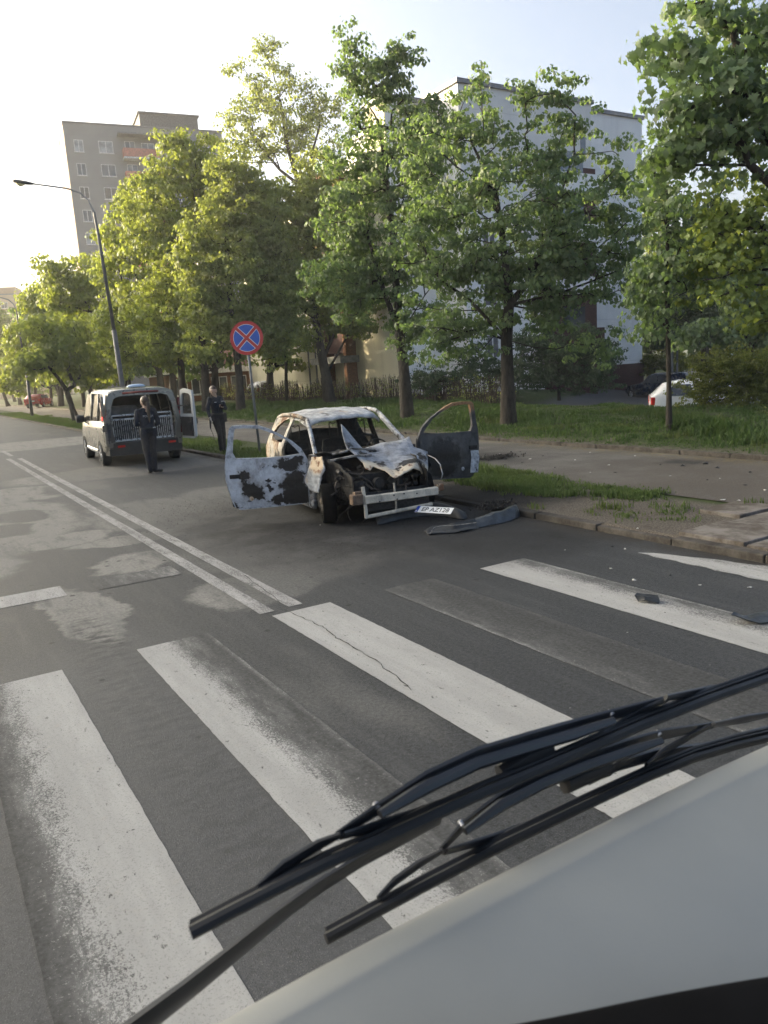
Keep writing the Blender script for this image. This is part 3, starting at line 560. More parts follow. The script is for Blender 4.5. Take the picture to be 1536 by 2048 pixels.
def window(parent, c, w, h, face='-y', pane=None, split=True, sill=True):
    # frame standing 3 cm proud of the wall, pane as a child set back in it
    key = (w, h, face, split, sill)
    pane = pane or M_GL
    ax = (lambda a, d, z: (a, -d, z)) if face == '-y' else (lambda a, d, z: (-d, a, z))
    mb = MB(); fw = .07
    def b(a0, a1, d0, d1, z0, z1):
        p, q = ax(a0, d0, z0), ax(a1, d1, z1); mb.bx(min(p[0], q[0]), max(p[0], q[0]), min(p[1], q[1]), max(p[1], q[1]), z0, z1)
    b(-w/2, w/2, -.02, .03, -h/2, -h/2+fw); b(-w/2, w/2, -.02, .03, h/2-fw, h/2); b(-w/2, -w/2+fw, -.02, .029, -h/2+fw, h/2-fw); b(w/2-fw, w/2, -.02, .029, -h/2+fw, h/2-fw)
    if split: b(-.04, .04, -.02, .028, -h/2+fw, h/2-fw)
    if sill: b(-w/2-.06, w/2+.06, -.02, .10, -h/2-.07, -h/2-.002)
    f = mb.build('window', M_WF, parent); f.location = c
    mb = MB(); p, q = ax(-w/2+fw, .004, 0), ax(w/2-fw, .012, 0); mb.bx(min(p[0], q[0]), max(p[0], q[0]), min(p[1], q[1]), max(p[1], q[1]), -h/2+fw, h/2-fw)
    mb.build('pane', pane, f); return f

# grey tower
tw = thing('apartment_tower', 'tall grey apartment tower with pink balconies at the left', 'building', (20.37, 101.0, 0), R(-7.0))
M_TWR = stucco('tower_grey', (.275, .28, .285), .15); M_TWS = stucco('tower_sunlit_side', (.42, .33, .30), .2)  # side wall paler and pinker: sunlight put into its colour
mb = MB(); mb.bx(0, 18.7, 0, 12.3, 0, 32.3); mb.build('wall', M_TWR, tw)
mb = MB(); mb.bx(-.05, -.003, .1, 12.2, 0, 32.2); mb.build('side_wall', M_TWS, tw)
mb = MB(); mb.bx(-.10, -.052, 5.2, 5.75, 0, 29.5); mb.build('stair_strip', M_BLIND, tw)
mb = MB(); mb.bx(-.12, 18.8, -.1, 12.4, 32.302, 32.5); mb.build('roof', M_TRIM, tw)
mb = MB(); mb.bx(9.2, 16.4, 2.5, 9.5, 32.502, 34.7); mb.bx(9.0, 16.6, 2.3, 9.7, 34.702, 34.9); mb.build('roof_house', plain('roof_house_grey', (.12, .12, .125), .8), tw)
for k, z in enumerate([29.85-2.62*i for i in range(9)]):
    if z < 8: break
    window(tw, (1.45, -.001, z), 1.05, 1.35, pane=M_BLIND if k == 2 else (M_CURT if k in (0, 4) else M_GL))
    window(tw, (4.5, -.001, z), 1.65, 1.35, pane=M_BLIND if k == 2 else (M_CURT if k == 0 else M_GL))
    window(tw, (12.8, -.001, z), 1.65, 1.35); window(tw, (16.4, -.001, z), 1.05, 1.35)
    # balcony: slab, side brackets, pink parapet
    mb = MB(); mb.bx(6.3, 10.6, -1.25, -.002, z-1.42, z-1.24); mb.build('balcony_slab', M_WF, tw)
    mb = MB(); mb.bx(6.32, 10.58, -1.22, -1.16, z-1.2, z-.25); mb.bx(6.32, 6.38, -1.15, -.05, z-1.2, z-.25); mb.bx(10.52, 10.58, -1.15, -.05, z-1.2, z-.25); mb.build('balcony_parapet', M_PINK, tw)
    window(tw, (7.3, -.001, z-.15), 1.2, 1.9, pane=M_GL, sill=False); window(tw, (9.4, -.001, z), 1.5, 1.4, pane=M_CURT)
mb = MB(); mb.bx(5.9, 11.0, -1.5, -.002, 31.1, 31.28); mb.build('balcony_canopy', M_CON, tw)
mb = MB()
for x in (8.4, 10.2): mb.tube([(x, 4, 34.9), (x, 4, 37.2)], .04, 6)
mb.build('antenna', M_TRIM, tw)
mb = MB(); mb.bx(0, 11, 0, 10, 0, 24.0)
ext = thing('apartment_block', 'grey flat-roofed block between the tower and the airy tree', 'building', (39.8, 100, 0), R(-7)); mb.build('wall', M_TWR, ext)
mb = MB(); mb.bx(-.1, 11.1, -.1, 10.1, 24.002, 24.25); mb.build('roof', M_TRIM, ext)
for i in range(3):
    for k in range(5): window(ext, (2+3.2*i, -.001, 21.6-2.7*k), 1.5, 1.35)

# beige block far left
bb = thing('apartment_block', 'beige block far off at the left edge above the trees', 'building', (21, 214, 0), R(-20))
M_BEI = stucco('beige_plaster', (.50, .38, .26), .1)
mb = MB(); mb.bx(-12, 14, 0, 12, 0, 25.0); mb.build('wall', M_BEI, bb); mb = MB(); mb.bx(-12.2, 14.2, -.2, 12.2, 25.002, 25.3); mb.build('roof', M_TRIM, bb)
mb = MB(); mb.bx(-2, 5.4, 3, 9, 25.302, 27.2); mb.build('roof_house', plain('brown_house', (.33, .22, .14), .8), bb)
for i in range(6):
    for k in range(3): window(bb, (-9+4.0*i, -.001, 22.6-2.7*k), 1.6, 1.4)

# white block behind the burnt car
wb = thing('apartment_block', 'white and cream five-storey block behind the big maples', 'building', (23.2, 34, 0))
X = lambda x: x-23.2
Y = lambda y: y-34.0
M_WH = stucco('white_render', (.81, .80, .78), .22); M_WH2 = stucco('upper_render', (.72, .71, .69), .22); M_CR = stucco('cream_render', (.60, .56, .42), .25)
def vol(x0, x1, y0, y1, z0, z1, m, nm='wall', roof=True):
    mb = MB(); mb.bx(X(x0), X(x1), Y(y0), Y(y1), z0, z1); mb.build(nm, m, wb)
    if roof:
        mb = MB(); mb.bx(X(x0)-.14, X(x1)+.10, Y(y0)-.14, Y(y1)+.1, z1+.002, z1+.22); mb.build('roof', M_TRIM, wb)
vol(26.41, 36.0, 34, 45.9, -1, 16.0, M_WH, roof=True)
vol(23.2, 26.405, 36, 38.0, -1, 15.5, M_WH); vol(23.2, 26.405, 38.005, 46.0, -1, 12.9, M_CR); vol(36.005, 42.2, 35.6, 45.6, -1, 16.25, M_WH)
mb = MB(); mb.bx(-.04, -.003, Y(36.02), Y(38), .0, 15.4); mb.bx(-.04, -.003, Y(38), Y(46), .0, 12.8); mb.build('cream_wall', M_CR, wb)
mb = MB(); mb.bx(X(26.45), X(35.95), -.006, -.002, 12.6, 15.95); mb.build('upper_wall', M_WH2, wb)
vol(23.5, 33, 46.1, 58, -1, 12.6, M_CR)
mb = MB(); mb.bx(X(36.0), X(42.25), Y(35.52), Y(35.597), -1, 1.15); mb.bx(X(42.203), X(42.26), Y(35.6), Y(45), -1, 1.15); mb.build('brick_plinth', M_MAROON, wb)
mb = MB(); mb.bx(X(31.9), X(35.8), -.45, -.004, -1, 12.4); mb.build('brick_bay', M_MAROON, wb)
for z in (8.3, 5.4, 2.5, 11.0):
    mb = MB(); mb.bx(X(31.7), X(35.9), -.95, -.455, z, z+.95); mb.build('balcony', M_WH if z != 2.5 else M_MAROON, wb)
    mb = MB(); mb.bx(X(33), X(34.8), -.475, -.452, z+1.0, z+2.2); mb.build('window', M_GL, wb)
mb = MB(); mb.bx(X(35.1), X(35.5), -.03, -.007, 13.2, 14.5); mb.build('window', M_GL, wb)
for z in (2.7, 5.5, 8.3): window(wb, (X(28.1), -.002, z), .9, 1.3, pane=M_BLIND)
# loggia of orange brick on the west face
mb = MB(); mb.bx(-.75, -.045, Y(40.6), Y(40.95), 0, 12.7); mb.bx(-.75, -.045, Y(43.4), Y(43.75), 0, 13.2)
mb.add([(-.8, Y(40.5), 12.705), (-.8, Y(43.85), 13.25), (-.04, Y(43.85), 13.25), (-.04, Y(40.5), 12.705), (-.8, Y(40.5), 12.9), (-.8, Y(43.85), 13.45), (-.04, Y(43.85), 13.45), (-.04, Y(40.5), 12.9)], [(0, 3, 2, 1), (4, 5, 6, 7), (0, 1, 5, 4), (1, 2, 6, 5), (2, 3, 7, 6), (3, 0, 4, 7)]); mb.build('brick_loggia', M_ORANGE, wb)
for k in range(4):
    z = 3.1+2.7*k; mb = MB(); mb.bx(-.62, -.56, Y(40.955), Y(43.395), z, z+1.0); mb.bx(-.70, -.045, Y(40.955), Y(43.395), z-.16, z-.004); mb.build('balcony', M_MAROON, wb)
    mb = MB(); mb.bx(-.06, -.042, Y(41.2), Y(43.2), z+.2, z+2.3); mb.build('window', M_GL, wb)
mb = MB(); mb.bx(-1.3, -.045, Y(40.3), Y(44.3), 2.35, 2.75); mb.build('canopy', M_CON, wb)
mb = MB(); mb.bx(-.07, -.043, Y(41.1), Y(42.0), 0, 2.15); mb.build('door', M_BLIND, wb)
mb = MB(); mb.tube([(-.12, Y(46.9), 0), (-.12, Y(46.9), 12)], .06, 8); mb.tube([(-.10, Y(45.9), 0), (-.10, Y(45.9), 15)], .05, 8); mb.build('downpipe', M_TRIM, wb)
mb = MB(); mb.lathe([(.16, -.03), (.16, .03)], (X(38.9), Y(35.57), 12.9), (0, 1, 0), 12); mb.build('vent', M_BLIND, wb)

# block seen through the trees, and the low shop pavilion
mbk = thing('apartment_block', 'pale block with balconies glimpsed through the trees behind the pavilion', 'building', (28.5, 76, 0), R(-4))
mb = MB(); mb.bx(0, 22, 0, 11, 0, 17.6); mb.build('wall', stucco('pale_render', (.47, .44, .43)), mbk); mb = MB(); mb.bx(-.15, 22.15, -.15, 11.15, 17.602, 17.9); mb.build('roof', M_TRIM, mbk)
for k in range(5):
    z = 4.0+2.75*k
    for i in range(3):
        window(mbk, (1.7+6.6*i, -.001, z), 1.6, 1.4, pane=M_GL); mb = MB(); mb.bx(3.4+6.6*i, 6.4+6.6*i, -1.1, -.002, z-1.35, z-1.2); mb.bx(3.42+6.6*i, 6.38+6.6*i, -1.08, -1.03, z-1.195, z-.25); mb.build('balcony', M_PINK if k % 2 else M_WF, mbk)
pv = thing('shop_pavilion', 'low shop pavilion with white fascia and orange brick wall behind the sign', 'building', (17.5, 61, 0), R(-6))
mb = MB(); mb.bx(0, 12.5, 0, 8, 0, 2.35); mb.build('wall', M_ORANGE, pv); mb = MB(); mb.bx(-.4, 6.8, -.5, 8, 2.352, 2.85); mb.build('fascia', M_WF, pv)
mb = MB(); mb.bx(-.2, 6.6, -.3, 7.8, 2.852, 4.3); mb.build('roof', plain('pink_sheet_roof', (.42, .26, .24), .7), pv)
for i in range(4): window(pv, (1.0+1.6*i, -.001, 1.4), 1.3, 1.3)

# ------------------------------------------------------------------ street lamps, poles and the sign
galv = plain('galvanised_steel', (.20, .21, .22), .45, .5, .2, 3); dkp = plain('weathered_pole', (.10, .10, .10), .6, .2, .25, 3); lens = plain('lamp_lens', (.75, .62, .30), .25, 0, .1)
def lamp(label, pts, arm, D):
    b = Vector(pts[0]); t = thing('street_lamp', label, 'street lamp', b, 0, 'street lamps on the verge')
    L = [Vector(p)-b for p in pts]; m = len(L)
    mb = MB(); mb.tube(L[:2], [.11, .095], 12); mb.tube(L[1:], [.07]+[.06]*(m-3)+[.05], 10); mb.build('pole', dkp, t, smooth=True)
    A = [Vector(p)-b for p in arm]; mb = MB(); mb.tube([L[-1]]+A[:-1], .035, 8); mb.build('arm', galv, t, smooth=True)
    e, f = A[-2], A[-1]; d = (f-e).normalized(); mb = MB()
    mb.tube([e-d*.1, e, e+d*.2, f-d*.1, f], [.05, .08, .11, .12, .06], 10, flat=(1.3, .7), up=(0, 0, 1)); h = mb.build('lamp_head', dkp, t, smooth=True)
    mb = MB(); mb.tube([e+d*.28-Vector((0, 0, .08)), e+d*.45-Vector((0, 0, .11)), f-d*.1-Vector((0, 0, .06))], [.05, .10, .05], 10, flat=(1.2, .7), up=(0, 0, 1)); mb.build('lens', lens, h, smooth=True)
    return t
D1 = depth((7.6, 32.8, 4))
b1 = Vector((7.6, 32.6, .07))
lamp('tall lamp post with curved arm and yellow-lensed head above the police van', [b1, xp(228, 660, 7.6), xp(197, 470, 7.6), xp(188, 425, 7.6)], [at(176, 400, D1+1.1), at(160, 386, D1+1.0), at(135, 377, D1+.9), at(62, 367, D1+.6), at(26, 362, D1+.5)], D1)
b2 = Vector((7.5, 60.4, .07)); D2 = depth((7.5, 60.4, 4))
lamp('farther lamp post at the left edge with its arm leaving the view', [b2, at(52, 740, D2), at(35, 640, D2), at(33, 622, D2)], [at(27, 608, D2), at(16, 599, D2), at(0, 595, D2), at(-40, 596, D2), at(-62, 598, D2)], D2)
pl = thing('park_lamp', 'small pale green park lamp with a cone head at the right', 'lamp', Vector(at(1463, 722, 40)), 0)
pg = plain('pale_green_paint', (.34, .42, .40), .5); zb = float(hgt(37, 25.4)); pl.location.z = zb
mb = MB(); mb.tube([(0, 0, 0), (.06, 0, 4.0)], .05, 10); mb.build('pole', pg, pl); mb = MB(); mb.lathe([(.06, 3.9), (.10, 4.0), (.17, 4.32), (.17, 4.36), (.03, 4.48)], (.06, 0, 0), n=16); mb.build('lamp_head', M_WF, pl)
pp = thing('utility_pole', 'pair of thin grey poles between the slim young tree and the park lamp', 'pole', Vector((38.6, 30.4, -.9)), 0); mb = MB(); mb.tube([(0, 0, 0), (.1, .1, 6.3)], .09, 8); mb.build('pole', galv, pp); mb = MB(); mb.tube([(.45, 0, 0), (.5, 0, 5.2)], .06, 8); mb.build('pole', galv, pp)

sg = gp(520, 905, .09); sgD = depth(sg)
st = thing('road_sign', 'round blue no-stopping sign with red cross on a leaning grey pole', 'road sign', sg)
tp = Vector(at(497, 712, sgD))-sg; mid = Vector(at(494, 676, sgD-.06))-sg; ax = (mid-tp).normalized()
mb = MB(); mb.tube([(0, 0, -.1), tp, mid+ax*.2], .032, 12); mb.build('pole', galv, st, smooth=True)
fw = (cC-at(494, 676, sgD)); fw.z = 0; fw.normalize(); fw = (fw+Vector((-.25, 0, 0))).normalized(); sx = ax.cross(fw).normalized(); rad = .41; C0 = mid+fw*.045
def sp(a, b, d): return C0 + sx*a + ax*b + fw*d
def ring(mb, r0, r1, d, n=48):
    vs = [sp(r*math.cos(2*math.pi*k/n), r*math.sin(2*math.pi*k/n), d) for r in (r0, r1) for k in range(n)]; mb.add(vs, [(k, (k+1) % n, n+(k+1) % n, n+k) for k in range(n)])
def disc(mb, r, d, n=48): mb.add([sp(r*math.cos(2*math.pi*k/n), r*math.sin(2*math.pi*k/n), d) for k in range(n)], [tuple(range(n))])
red = plain('sign_red', (.42, .035, .03), .45, var=.1); blu = plain('sign_blue', (.035, .10, .42), .45, var=.1); wht = plain('sign_white', (.7, .7, .72), .45, var=.05)
mb = MB(); n = 48
vs = [sp(rad*math.cos(2*math.pi*k/n), rad*math.sin(2*math.pi*k/n), d) for d in (-.012, 0) for k in range(n)]; mb.add(vs, [(k, (k+1) % n, n+(k+1) % n, n+k) for k in range(n)]+[tuple(range(n))]); mb.build('back_plate', galv, st)
mb = MB(); disc(mb, rad*.995, .002); mb.build('red_field', red, st)
mb = MB(); disc(mb, rad*.80, .004); mb.build('white_line', wht, st)
mb = MB(); gap = rad*.105
for q in range(4):                                             # four blue quarters between the arms of the cross
    for (nm, rr, gg, d) in ((0, .775, .035, .006),):
        pts = []; a0 = q*math.pi/2
        off = (gap+rad*.02)*1.0; r_ = rad*rr; th0 = math.asin(off/r_)
        for k in range(13):
            th = a0-math.pi/4+th0 + (math.pi/2-2*th0)*k/12; pts.append((r_*math.cos(th), r_*math.sin(th)))
        pts.append((off*math.sqrt(2)*math.cos(a0), off*math.sqrt(2)*math.sin(a0))); mb.add([sp(a, b, d) for a, b in pts], [tuple(range(len(pts)))])
mb.build('blue_field', blu, st)
mb = MB()
for an in (math.pi/4, -math.pi/4):
    c_, s_ = math.cos(an), math.sin(an); l = rad*.80; g_ = gap*.82
    mb.add([sp(c_*a-s_*b, s_*a+c_*b, .008 if an > 0 else .009) for a, b in ((-l, -g_), (l, -g_), (l, g_), (-l, g_))], [(0, 1, 2, 3)])
mb.build('red_cross', red, st)

# ------------------------------------------------------------------ hedge of bare brown stems
hd = thing('hedge', 'long brown half-bare hedge in front of the cream wall', 'hedge', (21.3, 40, 0))
P = [(21.0, 24.5), (21.9, 31.9), (21.1, 38.2), (20.3, 42.4), (20.3, 50.9), (20.6, 60)]
hp = []; 
for i in range(len(P)-1):
    n = int(55*math.dist(P[i], P[i+1])); a = rng.random(n)[:, None]; hp.append(np.array(P[i])*(1-a)+np.array(P[i+1])*a)
hp = np.concatenate(hp)+rng.normal(0, .28, (sum(len(q) for q in hp), 2)); N = len(hp)
H = rng.uniform(.6, 1.25, N)*(1+.12*np.sin(hp[:, 1]*1.3)); a = rng.uniform(0, 6.28, N); d = np.stack([np.cos(a), np.sin(a)], 1); W = .016
sdv = np.stack([-d[:, 1], d[:, 0]], 1)*W; z0 = hgt(hp[:, 0], hp[:, 1]); tip = hp+d*(H*rng.uniform(.02, .5, N))[:, None]
V = np.stack([np.column_stack([hp-sdv, z0-.05]), np.column_stack([hp+sdv, z0-.05]), np.column_stack([tip+sdv*.7, z0+H]), np.column_stack([tip-sdv*.7, z0+H])], 1).reshape(-1, 3)-np.array([21.3, 40, 0]); i = np.arange(N)*4
npmesh('stems', V, np.stack([i, i+1, i+2, i+3], 1), plain('brown_stem', (.052, .036, .026), .9, var=.5, scale=2), hd)
C = np.column_stack([tip*.6+hp*.4+rng.normal(0, .1, (N, 2)), z0+H*rng.uniform(.25, 1.0, N)])-np.array([21.3, 40, 0]); k = rng.random(N) < .8
V, F = leaves(C[k], np.tile([0, 0, .3], (k.sum(), 1)), 4, .07); npmesh('leaves', V, F, LM['young'], hd)

# ------------------------------------------------------------------ cars in the background
TYRE = plain('tyre_rubber', (.018, .018, .019), .85, bump=.3); RIM = plain('alloy_rim', (.35, .35, .36), .35, .8); CGL = plain('car_glass', (.02, .025, .03), .05, spec=.9); RED = plain('red_lens', (.5, .02, .015), .2); BLKP = plain('black_plastic', (.022, .022, .024), .55)
def wheel(parent, c, r, w, side, rim=RIM, name='wheel'):
    mb = MB(); prof = [(r*.62, -w/2), (r*.93, -w/2), (r, -w*.32), (r, w*.32), (r*.93, w/2), (r*.62, w/2)]; mb.lathe(prof, (0, 0, 0), (1, 0, 0), 28, caps=False)
    o = mb.build(name, TYRE, parent, smooth=True, auto=40); o.location = c
    mb = MB(); mb.lathe([(r*.63, side*w*.18), (r*.63, side*w*.42), (r*.55, side*w*.40), (r*.5, side*w*.25), (.05, side*w*.30), (.01, side*w*.30)], (0, 0, 0), (1, 0, 0), 28, caps=False)
    for k in range(5):
        a = 2*math.pi*k/5; d = Vector((0, math.cos(a), math.sin(a))); mb.tube([Vector((side*w*.34, 0, 0)), Vector((side*w*.36, 0, 0))+d*r*.58], [.05, .035], 6)
    mb.build('rim', rim, o, smooth=True, auto=40); return o
def shell(mb, S_, smooth_rows=True):
    # S_: stations (y, z_low, w_low, z_belt, w_belt, z_roof, w_roof) from tail to nose
    rows = []
    for y, zl, wl_, zb, wb_, zr, wr in S_:
        half = [(wl_*.93, zl), (wl_, zl+.10), ((wl_+wb_)/2+.015, (zl+zb)/2), (wb_, zb), ((wb_+wr)/2+.02, (zb+zr)/2), (wr+.02, zr-.07), (wr-.07, zr-.012), (0, zr+.012)]
        rows.append([Vector((x, y, z)) for x, z in half] + [Vector((-x, y, z)) for x, z in reversed(half[:-1])])
    mb.grid(rows); n = len(rows[0]); 
    mb.add(rows[0], [tuple(range(n))]); mb.add(rows[-1], [tuple(range(n))])
def car(label, paint, loc, rz, L=4.0, Wd=1.7, H=1.45, group=None, plate=True):
    t = thing('parked_car', label, 'car', loc, rz, group); w = Wd/2; y0 = -L*.22
    S_ = [(y0, .45, w*.9, .95, w*.93, .98, w*.80), (y0+.12, .30, w*.98, .96, w*.96, 1.06, w*.80), (y0+.42, .25, w, .95, w*.97, H-.09, w*.72), (y0+.9, .24, w, .94, w*.98, H, w*.74), (y0+1.7, .24, w, .93, w*.98, H, w*.74), (y0+2.15, .24, w, .92, w*.98, H-.08, w*.72), (y0+2.95, .24, w, .90, w*.96, .95, w*.85), (y0+L-.35, .25, w*.98, .78, w*.92, .82, w*.8), (y0+L, .35, w*.85, .6, w*.82, .64, w*.7)]
    mb = MB(); shell(mb, S_); mb.build('body', paint, t, smooth=True, auto=35)
    for s in (-1, 1):
        mb = MB()
        for a, b in (((y0+.62), (y0+1.28)), ((y0+1.36), (y0+2.25))):
            mb.add([(s*(w*.985+.012), a-.1, .98), (s*(w*.975+.012), b+(.35 if b > y0+2 else 0), .96), (s*(w*.79+.03), b-.05, H-.13), (s*(w*.79+.03), a+.05, H-.13)], [(0, 1, 2, 3)])
        mb.build('side_window', CGL, t)
        mb = MB(); mb.box((s*w*.86, y0+.06, .82), (.2, .14, .28)); mb.build('tail_light', RED, t, bevel=.03)
        for y in (0, L*.6): wheel(t, (s*(w-.09), y+.05, .30), .30, .19, s)
    mb = MB(); mb.add([(-w*.72, y0+.155, 1.04), (w*.72, y0+.155, 1.04), (w*.62, y0+.385, H-.17), (-w*.62, y0+.385, H-.17)], [(0, 1, 2, 3)]); mb.build('rear_window', CGL, t)
    if plate: mb = MB(); mb.box((0, y0-.012, .72), (.5, .02, .11)); mb.build('number_plate', M_WF, t)
    return t
def paint(name, col, rough=.25, metal=.0): return plain(name, col, rough, metal, .06, 2, coat=.6)
p = Vector(at(1356, 800, 26)); car('white hatchback half hidden by the grass bank at the right', paint('white_paint', (.72, .73, .74)), (22.3, 17.35, -.56), R(-137), 3.95, 1.7, 1.46)
p = Vector(at(1350, 770, 45)); car('dark blue estate car parked beyond the white hatchback', paint('dark_blue_paint', (.012, .018, .035)), (38.2, 30.0, -.93), R(-12), 4.4, 1.8, 1.55)
p = gp(82, 822, 0); car('red car parked at the far left under the row of trees', paint('red_paint', (.35, .02, .02)), (11.4, 88, .08), R(-28), 3.9, 1.7, 1.42)
car('white car showing over the hedge just right of the round sign', paint('white_paint_b', (.68, .69, .70)), (23.2, 55.8, .05), R(-75), 4.2, 1.75, 1.45)
car('grey car behind the hedge and the standing policewoman', paint('grey_paint', (.20, .23, .26), .3, .5), (22.4, 68, .05), R(-80), 4.3, 1.75, 1.5)
# ------------------------------------------------------------------ the other side of the road: unseen blocks added to keep the street in shade
for lab, x0, x1, y0, y1, h_ in (('long added apartment block, unseen across the road, shading the street', -58, -45, 42, 126, 27.5), ('lower added apartment block, unseen farther along across the road, shading the street', -58, -45, 132, 200, 20)):
    b = thing('apartment_block', lab, 'building', (x1, y0, 0)); mb = MB(); mb.bx(x0-x1, 0, 0, y1-y0, 0, h_); mb.build('wall', M_CR, b); mb = MB(); mb.bx(x0-x1-.2, .2, -.2, y1-y0+.2, h_+.002, h_+.3); mb.build('roof', M_TRIM, b)
# ------------------------------------------------------------------ the burnt car
def burnt(name, base, soot=.55, tan=.6, scale=4.0, blobs=(), tans=(), tcol=(.50, .40, .28), base2=None, sharp=.05, seed=0.0, rough=.75):
    t = NT(name); v = t.coord(loc=(seed, seed*1.7, 0)); n1 = t.noise(scale, 6, .62, v); n2 = t.noise(scale*2.6, 5, .65, v); n3 = t.noise(scale*.6, 4, .6, t.coord(loc=(seed+3, 1, 2))); n4 = t.noise(scale*9, 4, .7, v)
    b2 = base2 or tuple(k*.55 for k in base)
    c = t.mix(t.ss(n2, .38, .68), base, b2); c = t.mix(t.math('MULTIPLY', t.ss(t.noise(scale*.9, 6, .7, t.coord(loc=(seed+7, 2, seed), scale=(1, 1, .5))), .46, .72), .65), c, (.085, .078, .072)); c = t.mix(t.math('MULTIPLY', t.ss(n4, .5, .75), .35), c, tuple(k*.4 for k in base))
    c = t.mix(t.ss(n3, tan, tan+.10), c, (.40, .31, .21)); c = t.mix(t.math('MULTIPLY', t.ss(n3, tan+.07, tan+.13), .9), c, (.13, .055, .025))
    if tans: 
        m = t.blobs(t.warp(.10, 7), tans, .30); c = t.mix(m, c, tcol); c = t.mix(t.math('MULTIPLY', m, t.ss(n2, .52, .66)), c, (.16, .06, .025))
    f = t.math('MULTIPLY', t.ss(n1, soot-.04, soot+sharp+.05), t.ss(n4, .25, .5, .6, 1))
    if blobs: c = t.mix(t.math('MULTIPLY', t.blobs(t.warp(.30, 6), blobs, .75), t.ss(n2, .25, .65, .25, .75)), c, (.15, .135, .12))
    if blobs: f = t.math('MAXIMUM', f, t.blobs(t.warp(.34, 9), blobs, .16))
    c = t.mix(f, c, t.mix(n4, (.006, .006, .006), (.034, .028, .023)))
    t.bump(t.math('ADD', n2, n4), .35, .012); return t.out(c, t.ss(n2, .3, .7, rough-.15, rough+.15), 0, .35)
BW = burnt('burnt_white', (.46, .47, .48), .54, .56, 6.0, base2=(.2, .2, .21), seed=1); BROOF = burnt('burnt_roof', (.56, .56, .55), .60, .56, 3.0, base2=(.25, .26, .28), seed=5)
BC = burnt('charred', (.017, .017, .0175), .5, .80, 7, seed=2, rough=.8); BT = burnt('burnt_tan', (.46, .41, .34), .60, .50, 5, seed=3); BBEAM = burnt('bumper_beam_paint', (.64, .57, .46), .74, .66, 6, base2=(.5, .44, .35), seed=4)
RUST = plain('rusty_steel', (.075, .042, .028), .85, .3, .5, 9, bump=.5); WIRE = plain('bare_steel_wire', (.03, .028, .026), .7, .4)
wk = thing('burnt_car', 'burnt-out hatchback with open doors and crumpled hood beside the kerb', 'car', (5.17, 8.78, 0), -.15)
# roof: crowned sheet with a turned-down front edge
mb = MB(); rows = []
for v, z, hw in ((1.03, 1.262, .55), (1.045, 1.30, .56), (1.12, 1.325, .575), (1.4, 1.372, .60), (1.75, 1.395, .61), (2.1, 1.385, .60), (2.4, 1.35, .585), (2.56, 1.31, .57), (2.6, 1.27, .56)):
    rows.append([Vector((hw*a, v+.05*a*a*(1 if v < 1.3 else -.6), z-.055*abs(a)**2.5-(.05 if abs(a) > .98 else 0)+.012*math.sin(v*9+a*5)*math.cos(a*7))) for a in [-1+i/8 for i in range(17)]])
mb.grid(rows); o = mb.build('roof', BROOF, wk, smooth=True); m_ = o.modifiers.new('solid', 'SOLIDIFY'); m_.thickness = .02; m_.offset = -1
def bar(mb, pts, w, h, up=(0, 0, 1), n=8): mb.tube(pts, 1.0, n, flat=(w, h), up=up)
for s in (-1, 1):
    mb = MB(); bar(mb, [(s*.555, 1.06, 1.285), (s*.585, .90, 1.19), (s*.63, .66, 1.03), (s*.68, .42, .87), (s*.72, .34, .78)], .035, .03, up=(s, .3, 0)); mb.tube([(s*.545, 1.07, 1.262), (s*.62, .68, 1.0), (s*.665, .43, .85)], .014, 5)
    mb.build('windscreen_pillar', BW, wk, smooth=True)
    mb = MB(); bar(mb, [(s*.56, 1.05, 1.285), (s*.60, 1.35, 1.335), (s*.615, 1.7, 1.345), (s*.60, 2.1, 1.33), (s*.58, 2.5, 1.27)], .03, .03); mb.build('roof_rail', BT if s < 0 else BW, wk, smooth=True)
    mb = MB(); bar(mb, [(s*.75, .42, .16), (s*.755, .40, .5), (s*.735, .38, .86)], .05, .05, up=(0, 1, 0)); mb.build('hinge_pillar', BW if s < 0 else BC, wk, smooth=True)
    mb = MB(); bar(mb, [(s*.76, .36, .20), (s*.775, 1.0, .19), (s*.77, 1.75, .20)], .05, .07); mb.build('sill', BW if s < 0 else BC, wk, smooth=True)
    arch = [(2.36-.34*math.cos(a), .27+.34*math.sin(a)) for a in [math.pi*i/10 for i in range(11)]]
    out_ = [(1.60, .2), (2.02, .2)] + arch[1:-1] + [(2.70, .27), (2.82, .34), (2.87, .55), (2.86, .80), (2.78, .92), (2.66, 1.10), (2.52, 1.25), (2.3, 1.325), (1.95, 1.35), (1.62, 1.35), (1.56, 1.30), (1.66, 1.1), (1.70, .85), (1.66, .5)]
    hole = [(1.82, .93), (2.10, .93), (2.36, .95), (2.45, .99), (2.38, 1.08), (2.27, 1.16), (2.0, 1.25), (1.74, 1.29), (1.70, 1.24), (1.78, 1.08)]
    mb = MB(); mb.sheet(out_, [hole], lambda a, b, d, s=s: Vector((s*(.795-max(0, b-.82)*.40-max(0, a-2.5)*.16-d), a, b)), .035); mb.build('rear_quarter_panel', burnt('burnt_quarter', (.50, .46, .40), .60, .46, 3.5, blobs=[(-.75, 2.0, .45, .33, 1, .8, 1), (-.7, 1.68, .5, .25, 1, 1.4, .6)], seed=8) if s < 0 else BC, wk)
mb = MB(); bar(mb, [(-.55, 2.56, 1.285), (0, 2.62, 1.33), (.55, 2.56, 1.285)], .03, .04); mb.build('rear_header', BC, wk, smooth=True)
mb = MB(); rows = [[Vector((a*.70, 2.90-.06*a*a-(z-.5)*.05, z)) for a in (-1, -.6, -.2, .2, .6, 1)] for z in (.26, .5, .7, .9)]; mb.grid(rows); o = mb.build('tailgate', BC, wk); m_ = o.modifiers.new('solid', 'SOLIDIFY'); m_.thickness = .04
